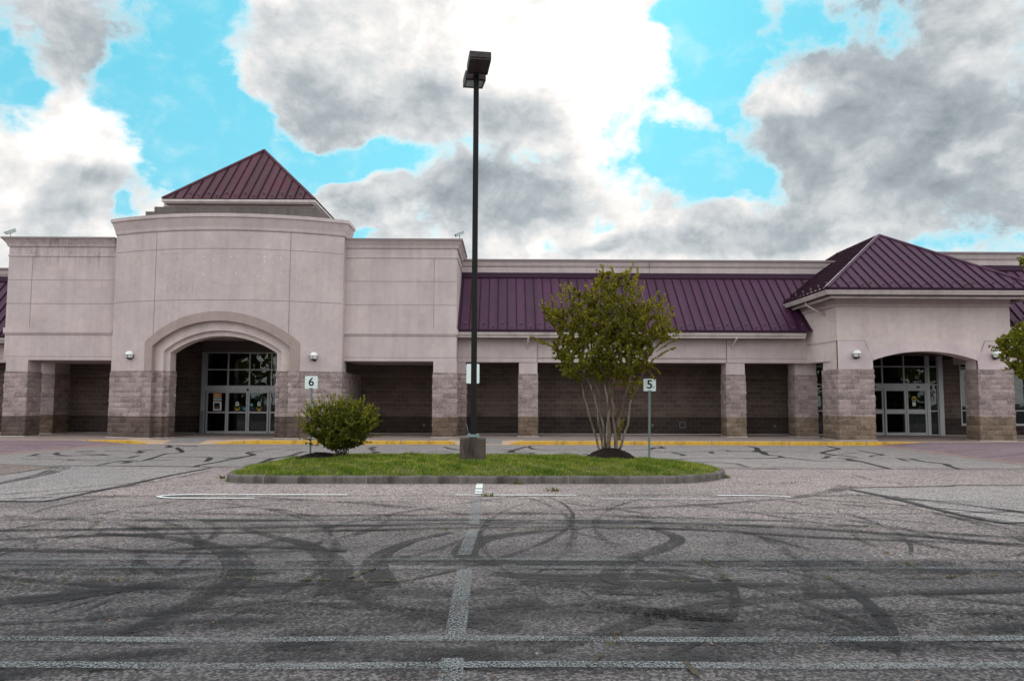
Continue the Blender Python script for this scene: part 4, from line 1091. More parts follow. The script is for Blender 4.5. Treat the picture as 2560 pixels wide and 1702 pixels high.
M_TAR = mat('tar crack seal', (.022, .019, .021), .6, .35)
D = 2560/2358.0
def dg(pts): return [gnd(u*D, v*D) for u, v in pts]           # points read off the 2358 px wide view
def strip(name, jobs, m):
    mb = MB()
    for i, (pts, w) in enumerate(jobs): ribbon(mb, dg(pts), w, .009+.0006*(i % 9))
    return tag(mb.build(name, m), kind='structure')
strip('skid_marks', [
    ([(-300, 1228), (0, 1222), (500, 1216), (1100, 1205), (1500, 1205), (1750, 1211), (2060, 1230), (2358, 1258), (2600, 1290)], .22),
    ([(-300, 1262), (0, 1243), (350, 1230), (700, 1224), (1180, 1214), (1560, 1218), (1900, 1238), (2358, 1254)], .17),
    ([(1250, 1500), (1380, 1462), (1460, 1435), (1560, 1409), (1680, 1388), (1850, 1374), (2100, 1366), (2358, 1359), (2600, 1350)], [.10, .2, .24, .26, .26, .24, .22, .2, .2]),
    ([(560, 1218), (640, 1238), (700, 1252), (748, 1278), (775, 1310), (770, 1345), (735, 1372)], [.12, .18, .22, .30, .34, .30, .12]),
    ([(1040, 1226), (960, 1243), (900, 1265), (868, 1288), (862, 1310), (880, 1335), (912, 1352)], [.12, .16, .20, .28, .32, .28, .12]),
    ([(220, 1228), (400, 1240), (500, 1262), (545, 1290), (545, 1325), (500, 1365), (420, 1405), (280, 1460)], [.1, .2, .28, .34, .34, .34, .3, .1]),
    ([(-200, 1402), (0, 1387), (250, 1362), (480, 1330), (640, 1318)], [.3, .3, .28, .2, .08]),
    ([(-200, 1270), (0, 1266), (300, 1270), (560, 1258), (800, 1268)], .18),
    ([(1500, 1215), (1560, 1240), (1520, 1265), (1450, 1285), (1400, 1330), (1440, 1350)], [.1, .2, .25, .25, .2, .05]),
    ([(1130, 1320), (1300, 1330), (1480, 1326), (1640, 1338)], [.2, .3, .3, .1]),
    ([(1150, 1300), (1080, 1283), (1075, 1262), (1120, 1240), (1230, 1225), (1350, 1216)], [.2, .3, .34, .3, .2, .1])], M_SKID)
strip('faint_skid_marks', [
    ([(-200, 1300), (100, 1310), (500, 1312), (900, 1290), (1300, 1300), (1800, 1296), (2500, 1300)], .5),
    ([(-200, 1350), (300, 1346), (800, 1362), (1300, 1352), (1700, 1362)], .6),
    ([(600, 1480), (900, 1440), (1200, 1410), (1500, 1420), (1800, 1440), (2358, 1430)], .5),
    ([(-100, 1560), (300, 1520), (800, 1500), (1300, 1530), (1800, 1490), (2400, 1450)], .4),
    ([(200, 1420), (500, 1398), (900, 1402), (1250, 1380)], .4),
    ([(1200, 1450), (1000, 1420), (850, 1380), (800, 1340)], .3),
    ([(1400, 1190), (1800, 1200), (2100, 1222), (2358, 1240)], .2), ([(1700, 1180), (2000, 1184), (2358, 1178)], .16),
    ([(300, 1180), (800, 1188), (1200, 1182), (1500, 1190)], .2), ([(0, 1190), (400, 1198), (900, 1196), (1500, 1200)], .25),
    ([(1450, 1290), (1800, 1308), (2200, 1316), (2500, 1310)], .3), ([(1300, 1378), (1600, 1420), (2000, 1410), (2400, 1420)], .34),
    ([(100, 1140), (300, 1120), (480, 1085)], .16), ([(0, 1140), (350, 1108)], .14),
    ([(1200, 1340), (1450, 1362), (1700, 1350), (2000, 1352)], .3), ([(0, 1470), (400, 1440), (700, 1432)], .3), ([(900, 1560), (1200, 1490), (1600, 1470), (2200, 1490)], .35)], M_SKID2)
strip('tyre_tracks', [
    ([(1300, 1176), (1450, 1170), (1650, 1160), (1780, 1150), (1870, 1140), (1925, 1128), (1952, 1118)], [.10, .16, .2, .22, .26, .34, .42]),
    ([(-60, 1125), (0, 1113), (50, 1103), (100, 1092), (128, 1082), (137, 1076)], [.2, .24, .3, .4, .5, .55])], M_TREAD)
# looping burn-outs: pairs of tyre arcs swung round all over the near bays
def arcs(name, n, m, seed, wr, rr_):
    r = random.Random(seed); mb = MB(); k = 0
    while k < n:
        cx, cy, rad = r.uniform(-7.5, 8), r.uniform(4.5, 12.5), r.uniform(*rr_); a0 = r.uniform(0, 6.28); da = r.uniform(.7, 2.6); sq = r.uniform(.8, 1.25); dr = r.uniform(-.22, .22)
        for off in ((0, 1.42) if r.random() < .6 else (0,)):
            pts = []
            for i in range(15):
                a = a0+da*i/14; q = (rad+off)*(1+dr*i/14); pts.append((cx+q*sq*math.cos(a), cy+q*math.sin(a)))
            pts = [p for p in pts if 5.2 < p[1] < 14.2]
            if len(pts) < 6: continue
            w = r.uniform(*wr); ws = [w*min(1, .25+.25*min(i, len(pts)-1-i)) for i in range(len(pts))]
            ribbon(mb, pts, ws, .0088+.00023*(k % 24), smooth=4); k += 1
    return tag(mb.build(name, m), kind='structure')
arcs('skid_arcs', 7, M_SKID, 8, (.07, .135), (2.4, 9.0)); arcs('faint_skid_arcs', 60, M_SKID2, 14, (.07, .17), (1.8, 10))
# bay markings: hairpin double lines and the cross line
def hairpin(yc, xl, xr, sep, mats, broken=False):
    r = sep/2; jobs = []
    left = [(xl+r-r*math.sin(a), yc+r*math.cos(a)) for a in lin(0, math.pi, 8)]; right = [(xr-r+r*math.sin(a), yc-r*math.cos(a)) for a in lin(0, math.pi, 8)]
    return left, right
def lines(name, jobs, m, z=.0155):
    mb = MB()
    for pts, w in jobs: ribbon(mb, pts, w, z, smooth=0)
    return tag(mb.build(name, m), kind='structure')
yA, yB_ = gnd(1194, 1238.5).y, gnd(1194, 1247.5).y; ra = (yA-yB_)/2; ym_ = (yA+yB_)/2
gX = lambda u, v: gnd(u, v).x
xl, xr = gX(392, 1243), gX(1969, 1242)
lend = [(xl+2.2*ra*(1-math.sin(a)), ym_+ra*math.cos(a)) for a in lin(0, math.pi, 10)]
rend = [(xr-2.2*ra*(1-math.sin(a)), ym_+ra*math.cos(a)) for a in lin(0, math.pi, 10)]
lines('bay_marking', [([(gX(868, 1238), yA)]+lend+[(gX(632, 1248), yB_)], .10), ([(gX(1140, 1239), yA), (gX(1440, 1239), yA)], .085), ([(gX(1790, 1238), yA)]+rend[:6], .09), ([(gX(1500, 1247), yB_), (gX(1810, 1247), yB_)], .05)], M_PAINT)
lines('bay_marking', [([(gX(632, 1248), yB_), (gX(1500, 1248), yB_)], .06), ([(gX(868, 1238), yA), (gX(1140, 1238), yA)], .06), ([(gX(1440, 1238), yA), (gX(1790, 1238), yA)], .07), (rend[5:]+[(gX(1810, 1247), yB_)], .07)], M_PAINTW, .0150)
for (va, vb, xl_, xr_, mm, w) in ((1300, 1312, -5.95, 5.0, M_PAINTF, .11), (1401, 1422, -12, 6.0, M_PAINTF, .13), (1601, 1667, -12, 12, M_PAINTW, .125)):
    ya, yb = gnd(1200, va).y, gnd(1200, vb).y; r = (ya-yb)/2; yc = (ya+yb)/2
    le = [(xl_+r-r*math.sin(a)*1.6, yc+r*math.cos(a)) for a in lin(0, math.pi, 10)]; re_ = [(xr_-r+r*math.sin(a)*1.6, yc-r*math.cos(a)) for a in lin(0, math.pi, 10)]
    wob = lambda x, s: .018*math.sin(x*1.7+s)
    xsn = lin(xl_+r, xr_-r, 60)
    lines('bay_marking', [(le+[(x, yb+wob(x, 1)) for x in xsn]+re_+[(x, ya+wob(x, 2)) for x in xsn[::-1]], w)], mm, .0152)
cx = lambda v, u: (gX(u, v), gnd(u, v).y)
lines('cross_marking', [([cx(1210, 1199), cx(1222, 1197.5)], .135), ([cx(1224.5, 1197), cx(1229.5, 1196.5)], .135), ([cx(1231.5, 1196.2), cx(1235.5, 1196)], .13)], M_PAINT, .0165)
lines('cross_marking', [([cx(1248, 1192), cx(1312, 1185)], .16), ([cx(1325, 1184), cx(1390, 1160)], .16), ([cx(1425, 1162), cx(1590, 1139), cx(1602, 1138)], .165), ([cx(1650, 1132), cx(1760, 1118)], .16)], M_PAINTW, .0165)
# sealed cracks in the drive lane
def cr(pts, ox, oy, s, w=.06): return ([(ox+x/s, oy+y/s) for x, y in pts], w)
def cl(pts, w=.06): return cr(pts, 0, 1060, 3.37, w)          # read from the left detail
def ml(pts, w=.06): return cr(pts, 600, 1060, 3.37, w)
def mr_(pts, w=.06): return cr(pts, 1250, 1060, 3.37, w)
def rl(pts, w=.06): return cr(pts, 1860, 1060, 3.37, w)
cracks = [cl([(0, 340), (200, 345), (440, 352), (830, 352), (1200, 355), (1640, 360), (2050, 366)], .05), cl([(0, 430), (150, 410), (350, 378), (540, 352)], .06),
    cl([(-600, 640), (0, 650), (300, 652), (430, 645), (560, 617), (720, 585), (900, 548), (1100, 510), (1300, 462), (1500, 420), (1780, 368)], [.09, .09, .09, .1, .1, .1, .1, .1, .09, .08, .06]),
    cl([(820, 350), (900, 332), (980, 320), (1100, 308), (1180, 312), (1260, 295), (1330, 272), (1400, 250), (1480, 245), (1535, 235), (1510, 215), (1490, 198)], [.06, .08, .06, .08, .05, .2, .06, .12, .08, .16, .3, .1]),
    cl([(1030, 330), (1090, 320), (1060, 314)], .14), cl([(245, 270), (290, 262), (330, 250), (470, 247)], [.25, .2, .05, .05]), cl([(290, 275), (420, 276), (700, 264), (940, 262)], .05),
    cl([(500, 240), (470, 250), (500, 262), (620, 268), (780, 264), (890, 262), (830, 254), (670, 248)], [.12, .2, .14, .06, .08, .14, .05, .04]), cl([(640, 233), (800, 230)], .12),
    cl([(185, 295), (420, 296), (620, 302), (880, 308), (1060, 312)], .04), cl([(570, 306), (630, 302)], .12), cl([(900, 292), (1070, 288), (1120, 276), (1170, 266)], [.04, .1, .2, .06]),
    cl([(880, 232), (960, 226), (1140, 236), (1200, 222), (1350, 215)], [.08, .05, .06, .2, .05]), cl([(1160, 245), (1210, 232)], .14), cl([(1400, 200), (1440, 188), (1400, 180)], .14), cl([(1480, 182), (1620, 188), (1660, 182)], .08),
    cl([(1290, 285), (1480, 278), (1740, 280), (1765, 294), (1740, 312), (1715, 316)], [.04, .04, .06, .28, .1, .16]), cl([(1640, 357), (1720, 340), (1830, 322), (1940, 300), (2040, 285)], .08), cl([(1890, 294), (2060, 276), (2135, 258), (2080, 245), (2140, 234), (2220, 234)], [.05, .1, .3, .1, .14, .04]),
    cl([(2190, 330), (2225, 316), (2290, 292), (2359, 282), (2480, 262)], [.2, .1, .2, .06, .08]), cl([(1590, 225), (1800, 222), (2050, 230), (2359, 210)], .035), cl([(1260, 305), (1440, 306)], .05), cl([(1700, 280), (2000, 282), (2359, 288)], .03),
    ml([(380, 222), (520, 212)], .06), ml([(170, 330), (280, 292), (400, 272), (490, 246), (530, 234), (560, 236)], [.2, .16, .08, .1, .22, .06]), ml([(620, 236), (740, 240)], .12), ml([(1090, 192), (1140, 196), (1090, 208), (1130, 216), (1100, 224)], [.06, .16, .1, .2, .06]), ml([(1120, 244), (1160, 238), (1110, 232)], .14),
    ml([(1720, 192), (1760, 205), (1820, 216), (1860, 218)], [.06, .14, .12, .05]), ml([(1130, 214), (1400, 222), (1560, 226), (1850, 220)], .03), ml([(1570, 238), (1780, 234)], .05), ml([(1560, 262), (1600, 266)], .12), ml([(2070, 214), (2200, 216), (2359, 222)], .04), ml([(2230, 240), (2300, 236), (2290, 228), (2359, 222)], [.08, .18, .06, .04]),
    mr_([(0, 220), (100, 220), (150, 210), (210, 195), (270, 182)], [.03, .05, .18, .14, .06]), mr_([(240, 188), (270, 208), (330, 216), (500, 220), (800, 224)], [.05, .2, .08, .05, .03]), mr_([(80, 236), (110, 222)], .14), mr_([(60, 240), (270, 244), (220, 258), (140, 268)], [.03, .18, .12, .08]), mr_([(700, 252), (770, 262)], .1),
    mr_([(1000, 222), (1230, 216), (1270, 212), (1310, 200), (1380, 204), (1340, 188)], [.03, .05, .2, .2, .16, .1]), mr_([(1270, 228), (1450, 236), (1680, 232), (1900, 222), (1950, 230), (2359, 234)], [.03, .05, .04, .06, .14, .03]), mr_([(1450, 240), (1500, 250), (1550, 262), (1520, 268)], [.08, .1, .2, .05]),
    mr_([(1780, 236), (1785, 248)], .12), mr_([(1640, 290), (1470, 300), (1460, 308), (1600, 318), (1860, 326), (2010, 336)], [.04, .06, .14, .06, .05, .08]), mr_([(2010, 338), (2040, 350), (2090, 362)], [.2, .12, .1]), mr_([(2080, 186), (2160, 200), (2170, 222), (2130, 232), (2200, 240), (2240, 258), (2359, 268)], [.05, .16, .3, .1, .2, .14, .1]), mr_([(1640, 292), (1900, 286), (2140, 290), (2359, 284)], .04),
    mr_([(1800, 374), (2000, 375), (2359, 378)], .05),
    rl([(0, 376), (400, 376), (900, 380), (1800, 382), (2500, 384)], .045), rl([(25, 186), (100, 200), (115, 222), (170, 240), (200, 262), (290, 268), (330, 282), (420, 292), (560, 306), (700, 312), (880, 316)], [.05, .2, .25, .2, .16, .08, .2, .06, .1, .05, .04]),
    rl([(0, 294), (100, 290), (260, 290), (300, 280)], [.04, .1, .04, .06]), rl([(700, 186), (760, 200), (800, 208), (700, 230), (660, 244), (760, 262), (860, 270), (950, 282)], [.06, .12, .2, .14, .2, .24, .08, .06]), rl([(660, 290), (710, 282), (690, 272), (740, 268)], [.12, .2, .08, .06]), rl([(150, 232), (400, 232), (660, 242)], .035),
    rl([(780, 290), (870, 292), (910, 304), (1000, 320), (1100, 346), (1230, 378)], [.08, .2, .24, .12, .09, .09]), rl([(860, 300), (900, 312), (990, 318)], .08), rl([(965, 224), (1050, 238), (1170, 260), (1090, 266), (1060, 276)], [.08, .1, .1, .12, .06]), rl([(820, 250), (960, 242)], .04),
    rl([(1300, 290), (1380, 312)], .1), rl([(1400, 292), (1500, 314), (1680, 334), (1710, 344), (1740, 358), (1820, 380)], [.1, .12, .1, .3, .14, .1]), rl([(900, 286), (1300, 290), (1700, 292)], .03),
    rl([(890, 538), (1300, 530), (1700, 524), (1850, 516), (2500, 518)], .05), rl([(900, 552), (1100, 594), (1280, 634), (1500, 688), (1760, 752), (2020, 808), (2120, 826), (2240, 836), (2500, 832)], .085), rl([(600, 608), (900, 604), (1130, 604)], .03)]
def strip_full(name, jobs, m, z=.0075):
    mb = MB(); rr = random.Random(5)
    for i, (pts, w) in enumerate(jobs):
        q = [gnd(u, v) for u, v in pts]
        ribbon(mb, q, [min(.17, x*1.25) if x < .1 else .085+.36*x for x in w] if isinstance(w, list) else w*1.35, z+.0007*(i % 11), smooth=5)
    return tag(mb.build(name, m), kind='structure')
strip_full('crack_sealant', cracks, M_TAR)
# open weedy cracks in the car park
M_CRACK = wornmat('dry weedy crack', (.050, .036, .022), .38, 12, streak=False, soft=True, col2=(.055, .050, .025))
wc = [[(1060, 1060+720/1.843), (1150, 1452), (1260, 1458)]]
weedlines = [[(1680, 1455), (1760, 1452), (1850, 1450), (1950, 1451), (2050, 1448), (2200, 1446), (2400, 1444), (2560, 1440)], [(1750, 1395), (1790, 1420), (1810, 1440), (1820, 1452)], [(2200, 1375), (2250, 1400), (2300, 1425)],
    [(1545, 1580), (1530, 1610), (1500, 1640), (1470, 1670)], [(2130, 1335), (2160, 1355), (2190, 1368)], [(0, 1460), (200, 1452), (500, 1448), (800, 1452), (1100, 1460)], [(200, 1243), (280, 1241), (390, 1242)], [(1860, 1215), (1930, 1210), (1990, 1205), (1940, 1218)],
    [(300, 1321), (600, 1322), (900, 1326), (1300, 1324), (1700, 1320), (2200, 1316)], [(460, 1213), (540, 1212), (600, 1208)], [(870, 1448), (920, 1430), (960, 1415)], [(1715, 1660), (1740, 1690), (1745, 1710)], [(2080, 1228), (2150, 1240), (2200, 1243)], [(220, 1325), (240, 1310), (255, 1295)], [(2130, 1186), (2180, 1200), (2280, 1212)]]
strip_full('pavement_cracks', [(q, .034 if q[0][1] > 1400 else .03) for q in weedlines], M_CRACK, .017)
M_WEED = mat('weed green', (.10, .13, .03), .8, .2); M_WEED2 = mat('weed straw', (.22, .15, .05), .8, .2)
mb = MB(); rr = random.Random(11)
def tuft(c, n, h, spread):
    for _ in range(n):
        a = rr.uniform(0, 6.28); r = rr.uniform(0, spread); x, y = c.x+r*math.cos(a), c.y+r*math.sin(a)*.6; hh = h*rr.uniform(.5, 1.2); a2 = rr.uniform(0, 6.28); w = hh*.22; lean = hh*.7
        mb.face([(x-w*math.cos(a2), y-w*math.sin(a2), .006), (x+w*math.cos(a2), y+w*math.sin(a2), .006), (x+lean*math.sin(a2), y+lean*math.cos(a2)*.4, hh)], rr.choice((0, 0, 1)))
for q in weedlines:
    for a, b in zip(q, q[1:]):
        A_, B_ = gnd(*a), gnd(*b); L_ = (B_-A_).length
        for _ in range(int(L_*(5 if a[1] > 1300 else 3))): tuft(A_.lerp(B_, rr.random()), rr.randint(2, 7), .035, .06)
for (u, v) in ((555, 1196), (575, 1203), (630, 1205), (1818, 1195), (1810, 1192), (1355, 1208), (1385, 1228), (1295, 1210), (1218, 1241), (1410, 1207)): tuft(gnd(u, v), 26, .075, .12)
tag(mb.build('weeds', [M_WEED, M_WEED2]), kind='stuff')
mb = MB()
for _ in range(420):
    y = 3.8+rr.random()**1.7*16; x = rr.uniform(-.75, .75)*y; s_ = rr.uniform(.007, .019); a = rr.uniform(0, 6.28)
    ca, sa = math.cos(a)*s_, math.sin(a)*s_; z = .012
    mb.face([(x-ca, y-sa, z), (x+sa*.45, y-ca*.45, z+s_*.35), (x+ca, y+sa, z+s_*.1), (x-sa*.45, y+ca*.45, z)], rr.choice((0, 0, 1, 2)))
M_LITTER = mat('dry leaf', (.28, .12, .05), .8, .2); M_LITTER2 = mat('pale chip', (.34, .25, .19), .8, .2); M_LITTER3 = mat('dark crumb', (.02, .016, .014), .9, .1)
tag(mb.build('leaf_litter', [M_LITTER, M_LITTER2, M_LITTER3]), kind='stuff')

# ------------------------------------------------------------------ pavement, kerb, brick tables
YK = 29.8
drops = [(gX(345, 1105), gX(418, 1108), gX(500, 1108), gX(668, 1105)), (gX(1125, 1108), gX(1155, 1110), gX(1250, 1110), gX(1308, 1108))]
def kz(x):
    z = ZS
    for a, b, c, d in drops:
        if a < x < d:
            t = (x-a)/(b-a) if x < b else (1 if x < c else (d-x)/(d-c)); t = max(0, min(1, t)); z = ZS-(ZS-.018)*t*t*(3-2*t)
    return z
def wz(x, y):
    k = kz(x); t = max(0, min(1, (y-YK)/1.7)); return k+(ZS-k)*t*t*(3-2*t)
xs_ = lin(-34, 36, 700); ys_ = [YK+.15, YK+.4, YK+.7, YK+1.0, YK+1.4, YK+1.75, 33.0, 36.25, 42.1]
mb = MB(); nx = len(xs_)
for y in ys_:
    for x in xs_: mb.v.append((x, y, wz(x, y)))
for j in range(len(ys_)-1):
    for i in range(nx-1):
        x, y = (xs_[i]+xs_[i+1])/2, (ys_[j]+ys_[j+1])/2
        m = 0
        for a, b, c, d in drops:
            if y < YK+1.75 and b-.05 < x < c+.05: m = 1
            elif y < YK+1.2 and (a < x < b or c < x < d): m = 2
        mb.f.append((j*nx+i, j*nx+i+1, (j+1)*nx+i+1, (j+1)*nx+i)); mb.m.append(m)
tag(mb.build('pavement', [M_WALK, M_WALKG, M_FLARE]), kind='structure')
mb = MB()
for i in range(nx-1):
    x0, x1 = xs_[i], xs_[i+1]; k0, k1 = kz(x0), kz(x1); xm_ = (x0+x1)/2
    yel = 0 if -16.5 < xm_ < 16.6 else 1
    if yel == 0 and min(k0, k1) < .05: yel = 1
    b = len(mb.v)
    for x, k in ((x0, k0), (x1, k1)): mb.v += [(x, YK-.02, -.05), (x, YK, k-.02), (x, YK+.02, k+.001), (x, YK+.152, k+.002)]
    for j in range(3): mb.f.append((b+j, b+4+j, b+5+j, b+1+j)); mb.m.append(yel if j < 2 else (1 if yel else 2))
    if i % 30 == 0 and yel == 0: mb.box(x0-.012, x0+.012, YK-.024, YK+.1, 0, k0+.003, 3)
M_KERBTOP = conc('worn kerb top', (.60, .42, .22), (.56, .44, .33), 1.5, (.3, .22, .15), .4)
tag(mb.build('kerb', [M_KERBY, M_FLARE, M_KERBTOP, M_JOINT]), kind='structure')
def brickfn(t):
    br = t.n('ShaderNodeTexBrick', {'Vector': t.pos((1, 1, 1)), 'Scale': 1.0, 'Mortar Size': .005, 'Brick Width': .21, 'Row Height': .105, 'Color1': (0, 0, 0), 'Color2': (1, 1, 1), 'Mortar': (.5, .5, .5)})
    c = t.mix(br.outputs['Color'], (.20, .135, .155), (.29, .205, .22)); c = t.mix(t.mr(t.noise(.9, 5, .65, sc=(.5, 1.5, 1)), .45, .7, 0, .6), c, (.12, .085, .11)); c = t.mix(t.mr(t.noise(.5, 3, .5, off=(5, 5, 5)), .4, .7, 0, .4), c, (.26, .20, .24))
    c = t.mix(t.math('MULTIPLY', br.outputs['Fac'], .7), c, (.11, .085, .09)); t.col(c); t.bump(t.math('SUBTRACT', t.noise(40, 3), br.outputs['Fac']), .5, .006)
M_BRICK = mat('purple brick paving', (.22, .15, .17), .85, .25, fn=brickfn)
M_BORDER = conc('brick border concrete', (.32, .215, .19), (.36, .26, .24), 2, (.15, .1, .1), .5)
def table(xe, sg, name):
    """raised brick table: ramps up from its outer edge xe and from its near edge"""
    mb = MB(); X_ = [xe+sg*d for d in (0, .3, .6, 1.0, 1.5, 2.0, 2.6, 20)]; Y_ = [20.35, 20.7, 21.2, 22.0, 22.8, 25, 27, YK-.025]
    def hz(x, y): a = min(1, abs(x-xe)/2.0); b = min(1, (y-20.35)/2.4); return .008+(ZS-.011)*min(a, b)
    n = len(X_)
    for y in Y_:
        for x in X_: mb.v.append((x-(.15 if sg < 0 else .045)*(29.8-y), y, hz(x, y)))
    for j in range(len(Y_)-1):
        for i in range(n-1):
            q = (j*n+i, j*n+i+1, (j+1)*n+i+1, (j+1)*n+i); mb.f.append(q if sg > 0 else q[::-1]); mb.m.append(1 if (i == 0 or j == 0) else 0)
    return tag(mb.build(name, [M_BRICK, M_BORDER]), kind='structure')
table(-14.3, -1, 'brick_paving'); table(14.3, 1, 'brick_paving')
# ------------------------------------------------------------------ planting island
def closed_smooth(pts, k=6):
    n = len(pts); out = []
    for i in range(n):
        a, b, c, d = (Vector(pts[(i+j) % n]) for j in (-1, 0, 1, 2))
        for s in range(k):
            t = s/k; out.append(.5*((2*b)+(c-a)*t+(2*a-5*b+4*c-d)*t*t+(3*b-a-3*c+d)*t**3))
    return out
ol = [gnd(u, v, .15) for u, v in ((568, 1181), (574, 1185.5), (600, 1188.5), (680, 1189.5), (1000, 1190), (1300, 1190.3), (1600, 1190.5), (1720, 1188.8), (1780, 1184), (1808, 1178), (1811, 1172), (1790, 1166), (1745, 1161), (1590, 1149.5), (1450, 1145), (1280, 1143), (1000, 1142), (850, 1142), (760, 1145), (690, 1152), (630, 1163), (585, 1174))]
OUT = closed_smooth([(q.x, q.y) for q in ol], 8)
NO = len(OUT)
nrmO = []
for i in range(NO):
    d = (OUT[(i+1) % NO]-OUT[i-1]).normalized(); nrmO.append(Vector((d.y, -d.x)))
mb = MB(); prof = [(.0, -.02), (.0, .10), (-.008, .13), (-.03, .148), (-.15, .152), (-.152, .05)]
for i in range(NO):
    for o, z in prof: q = OUT[i]+nrmO[i]*o; mb.v.append((q.x, q.y, z))
cum = 0; nxt = 1.4; k = len(prof)
for i in range(NO):
    i2 = (i+1) % NO; cum += (OUT[i2]-OUT[i]).length
    for j in range(k-1): mb.f.append((i*k+j, i2*k+j, i2*k+j+1, i*k+j+1)); mb.m.append(0)
    if cum > nxt:
        nxt += 2.05; d = (OUT[i2]-OUT[i]).normalized()*.011; c = OUT[i]; n = nrmO[i]
        a, b = c-d+n*.004, c+d+n*.004
        mb.prism([(a.x, a.y, 0), (b.x, b.y, 0), (b.x, b.y, .148), (a.x, a.y, .148)], (-n.x*.155, -n.y*.155, .006), 1)
tag(mb.build('island_kerb', [M_KERB, M_JOINT], smooth=False), kind='structure')
ON = np.array([(q.x, q.y) for q in OUT])
def odist(x, y):
    p = np.array([x, y]); a = ON; b = np.roll(ON, -1, 0); ab = b-a
    t = np.clip(((p-a)*ab).sum(1)/(ab*ab).sum(1), 0, 1)
    return float(np.sqrt((((a+ab*t[:, None])-p)**2).sum(1)).min())
def inside(x, y):
    a = ON; b = np.roll(ON, -1, 0)
    c = ((a[:, 1] > y) != (b[:, 1] > y)) & (x < (b[:, 0]-a[:, 0])*(y-a[:, 1])/(b[:, 1]-a[:, 1]+1e-12)+a[:, 0])
    return bool(c.sum() % 2)
def gz_(x, y):
    t = max(0, min(1, (odist(x, y)-.12)/1.5)); n = .012*math.sin(x*2.3+1)*math.cos(y*2.9)
    return .140+.15*t*(2-t)+n*t
X0, X1, Y0, Y1 = ON[:, 0].min(), ON[:, 0].max(), ON[:, 1].min(), ON[:, 1].max()
GN = (100, 44); mb = MB(); idx = {}
for j in range(GN[1]+1):
    for i in range(GN[0]+1):
        x, y = X0+(X1-X0)*i/GN[0], Y0+(Y1-Y0)*j/GN[1]
        if inside(x, y) and odist(x, y) > .10: idx[i, j] = len(mb.v); mb.v.append((x, y, gz_(x, y)))
for j in range(GN[1]):
    for i in range(GN[0]):
        q = [(i, j), (i+1, j), (i+1, j+1), (i, j+1)]
        qq = [idx[a] for a in q if a in idx]
        if len(qq) >= 3: mb.f.append(tuple(qq)); mb.m.append(0)
# join the lawn to the kerb
M_TURF = mat('turf soil', (.050, .075, .018), .95, .1, fn=lambda t: t.col(t.mix(t.mr(t.noise(3, 5, .65), .35, .7), (.040, .075, .014), (.090, .085, .030))))
rim = []
for i in range(NO):
    a = OUT[i]-nrmO[i]*.14; b = OUT[i]-nrmO[i]*.32; rim.append((len(mb.v), len(mb.v)+1)); mb.v += [(a.x, a.y, .143), (b.x, b.y, gz_(b.x, b.y)+.004)]
for i in range(NO):
    i2 = (i+1) % NO; mb.f.append((rim[i][0], rim[i2][0], rim[i2][1], rim[i][1])); mb.m.append(0)
tag(mb.build('island_soil', M_TURF), kind='structure')
def leafmat(name, c, tr=.45, rough=.6):
    m = bpy.data.materials.new(name); m.use_nodes = True; t = NT(m); t.N.remove(t.b)
    v = t.mr(t.noise(5, 3, .6), .3, .7, .75, 1.25); cc = t.mix(1.0, c, v, 'MULTIPLY')
    d = t.n('ShaderNodeBsdfDiffuse', {'Color': cc}); tl = t.n('ShaderNodeBsdfTranslucent', {'Color': t.mix(1.0, cc, (1.25, 1.15, .6), 'MULTIPLY')})
    g = t.n('ShaderNodeBsdfGlossy', {'Color': (.5, .5, .5), 'Roughness': rough})
    a = t.n('ShaderNodeMixShader', {0: tr}); t.L.new(d.outputs[0], a.inputs[1]); t.L.new(tl.outputs[0], a.inputs[2])
    b = t.n('ShaderNodeMixShader', {0: .05}); t.L.new(a.outputs[0], b.inputs[1]); t.L.new(g.outputs[0], b.inputs[2])
    t.L.new(b.outputs[0], t.out.inputs[0]); return m
M_G = [leafmat('grass blade deep', (.070, .140, .012)), leafmat('grass blade bright', (.19, .27, .020)), leafmat('grass blade yellow', (.30, .33, .05)), leafmat('grass blade straw', (.40, .34, .14))]
rr = random.Random(21); V, F, MI = [], [], []
def clump(x, y): return math.sin(x*3.1+1.3*math.sin(y*2.2))*math.sin(y*4.3+1.1*math.sin(x*1.7))+.6*math.sin(x*7.7+y*5.1)
MULCH = []
shrub_c = gnd(797, 1143, .29); tree_c = gnd(1527, 1142, .30)
pier_c = gnd(1182, 1148.5, .29)
n = 0
while n < 62000:
    x, y = rr.uniform(X0, X1), rr.uniform(Y0, Y1)
    if not inside(x, y): continue
    dd = odist(x, y)
    if dd < .11: continue
    if abs(x-pier_c.x) < .31 and abs(y-pier_c.y) < .31: continue
    if ((x-shrub_c.x)/.58)**2+((y-shrub_c.y)/.55)**2 < 1 or ((x-tree_c.x)/.60)**2+((y-tree_c.y)/.6)**2 < 1: continue
    c = clump(x, y); h = (.052+.034*c)*rr.uniform(.5, 1.35); h = max(.02, h); z = gz_(x, y) if n % 3 == 0 or True else 0
    a = rr.uniform(0, 6.28); w = .0085; lx_, ly_ = rr.gauss(0, .5)*h, rr.gauss(0, .5)*h-.1*h
    b = len(V); V += [(x-w*math.cos(a), y-w*math.sin(a), z-.005), (x+w*math.cos(a), y+w*math.sin(a), z-.005), (x+lx_, y+ly_, z+h)]
    F.append((b, b+1, b+2)); dry = .22 if math.sin(x*1.3+2)*math.sin(y*2.1+x*.6) > .55 else 0; q = rr.random()+.24*c-dry; MI.append(3 if q < .07 else 2 if q < .36 else 1 if q < .68 else 0); n += 1
mb = MB(); mb.v, mb.f, mb.m = V, F, MI
tag(mb.build('grass', M_G), kind='stuff')
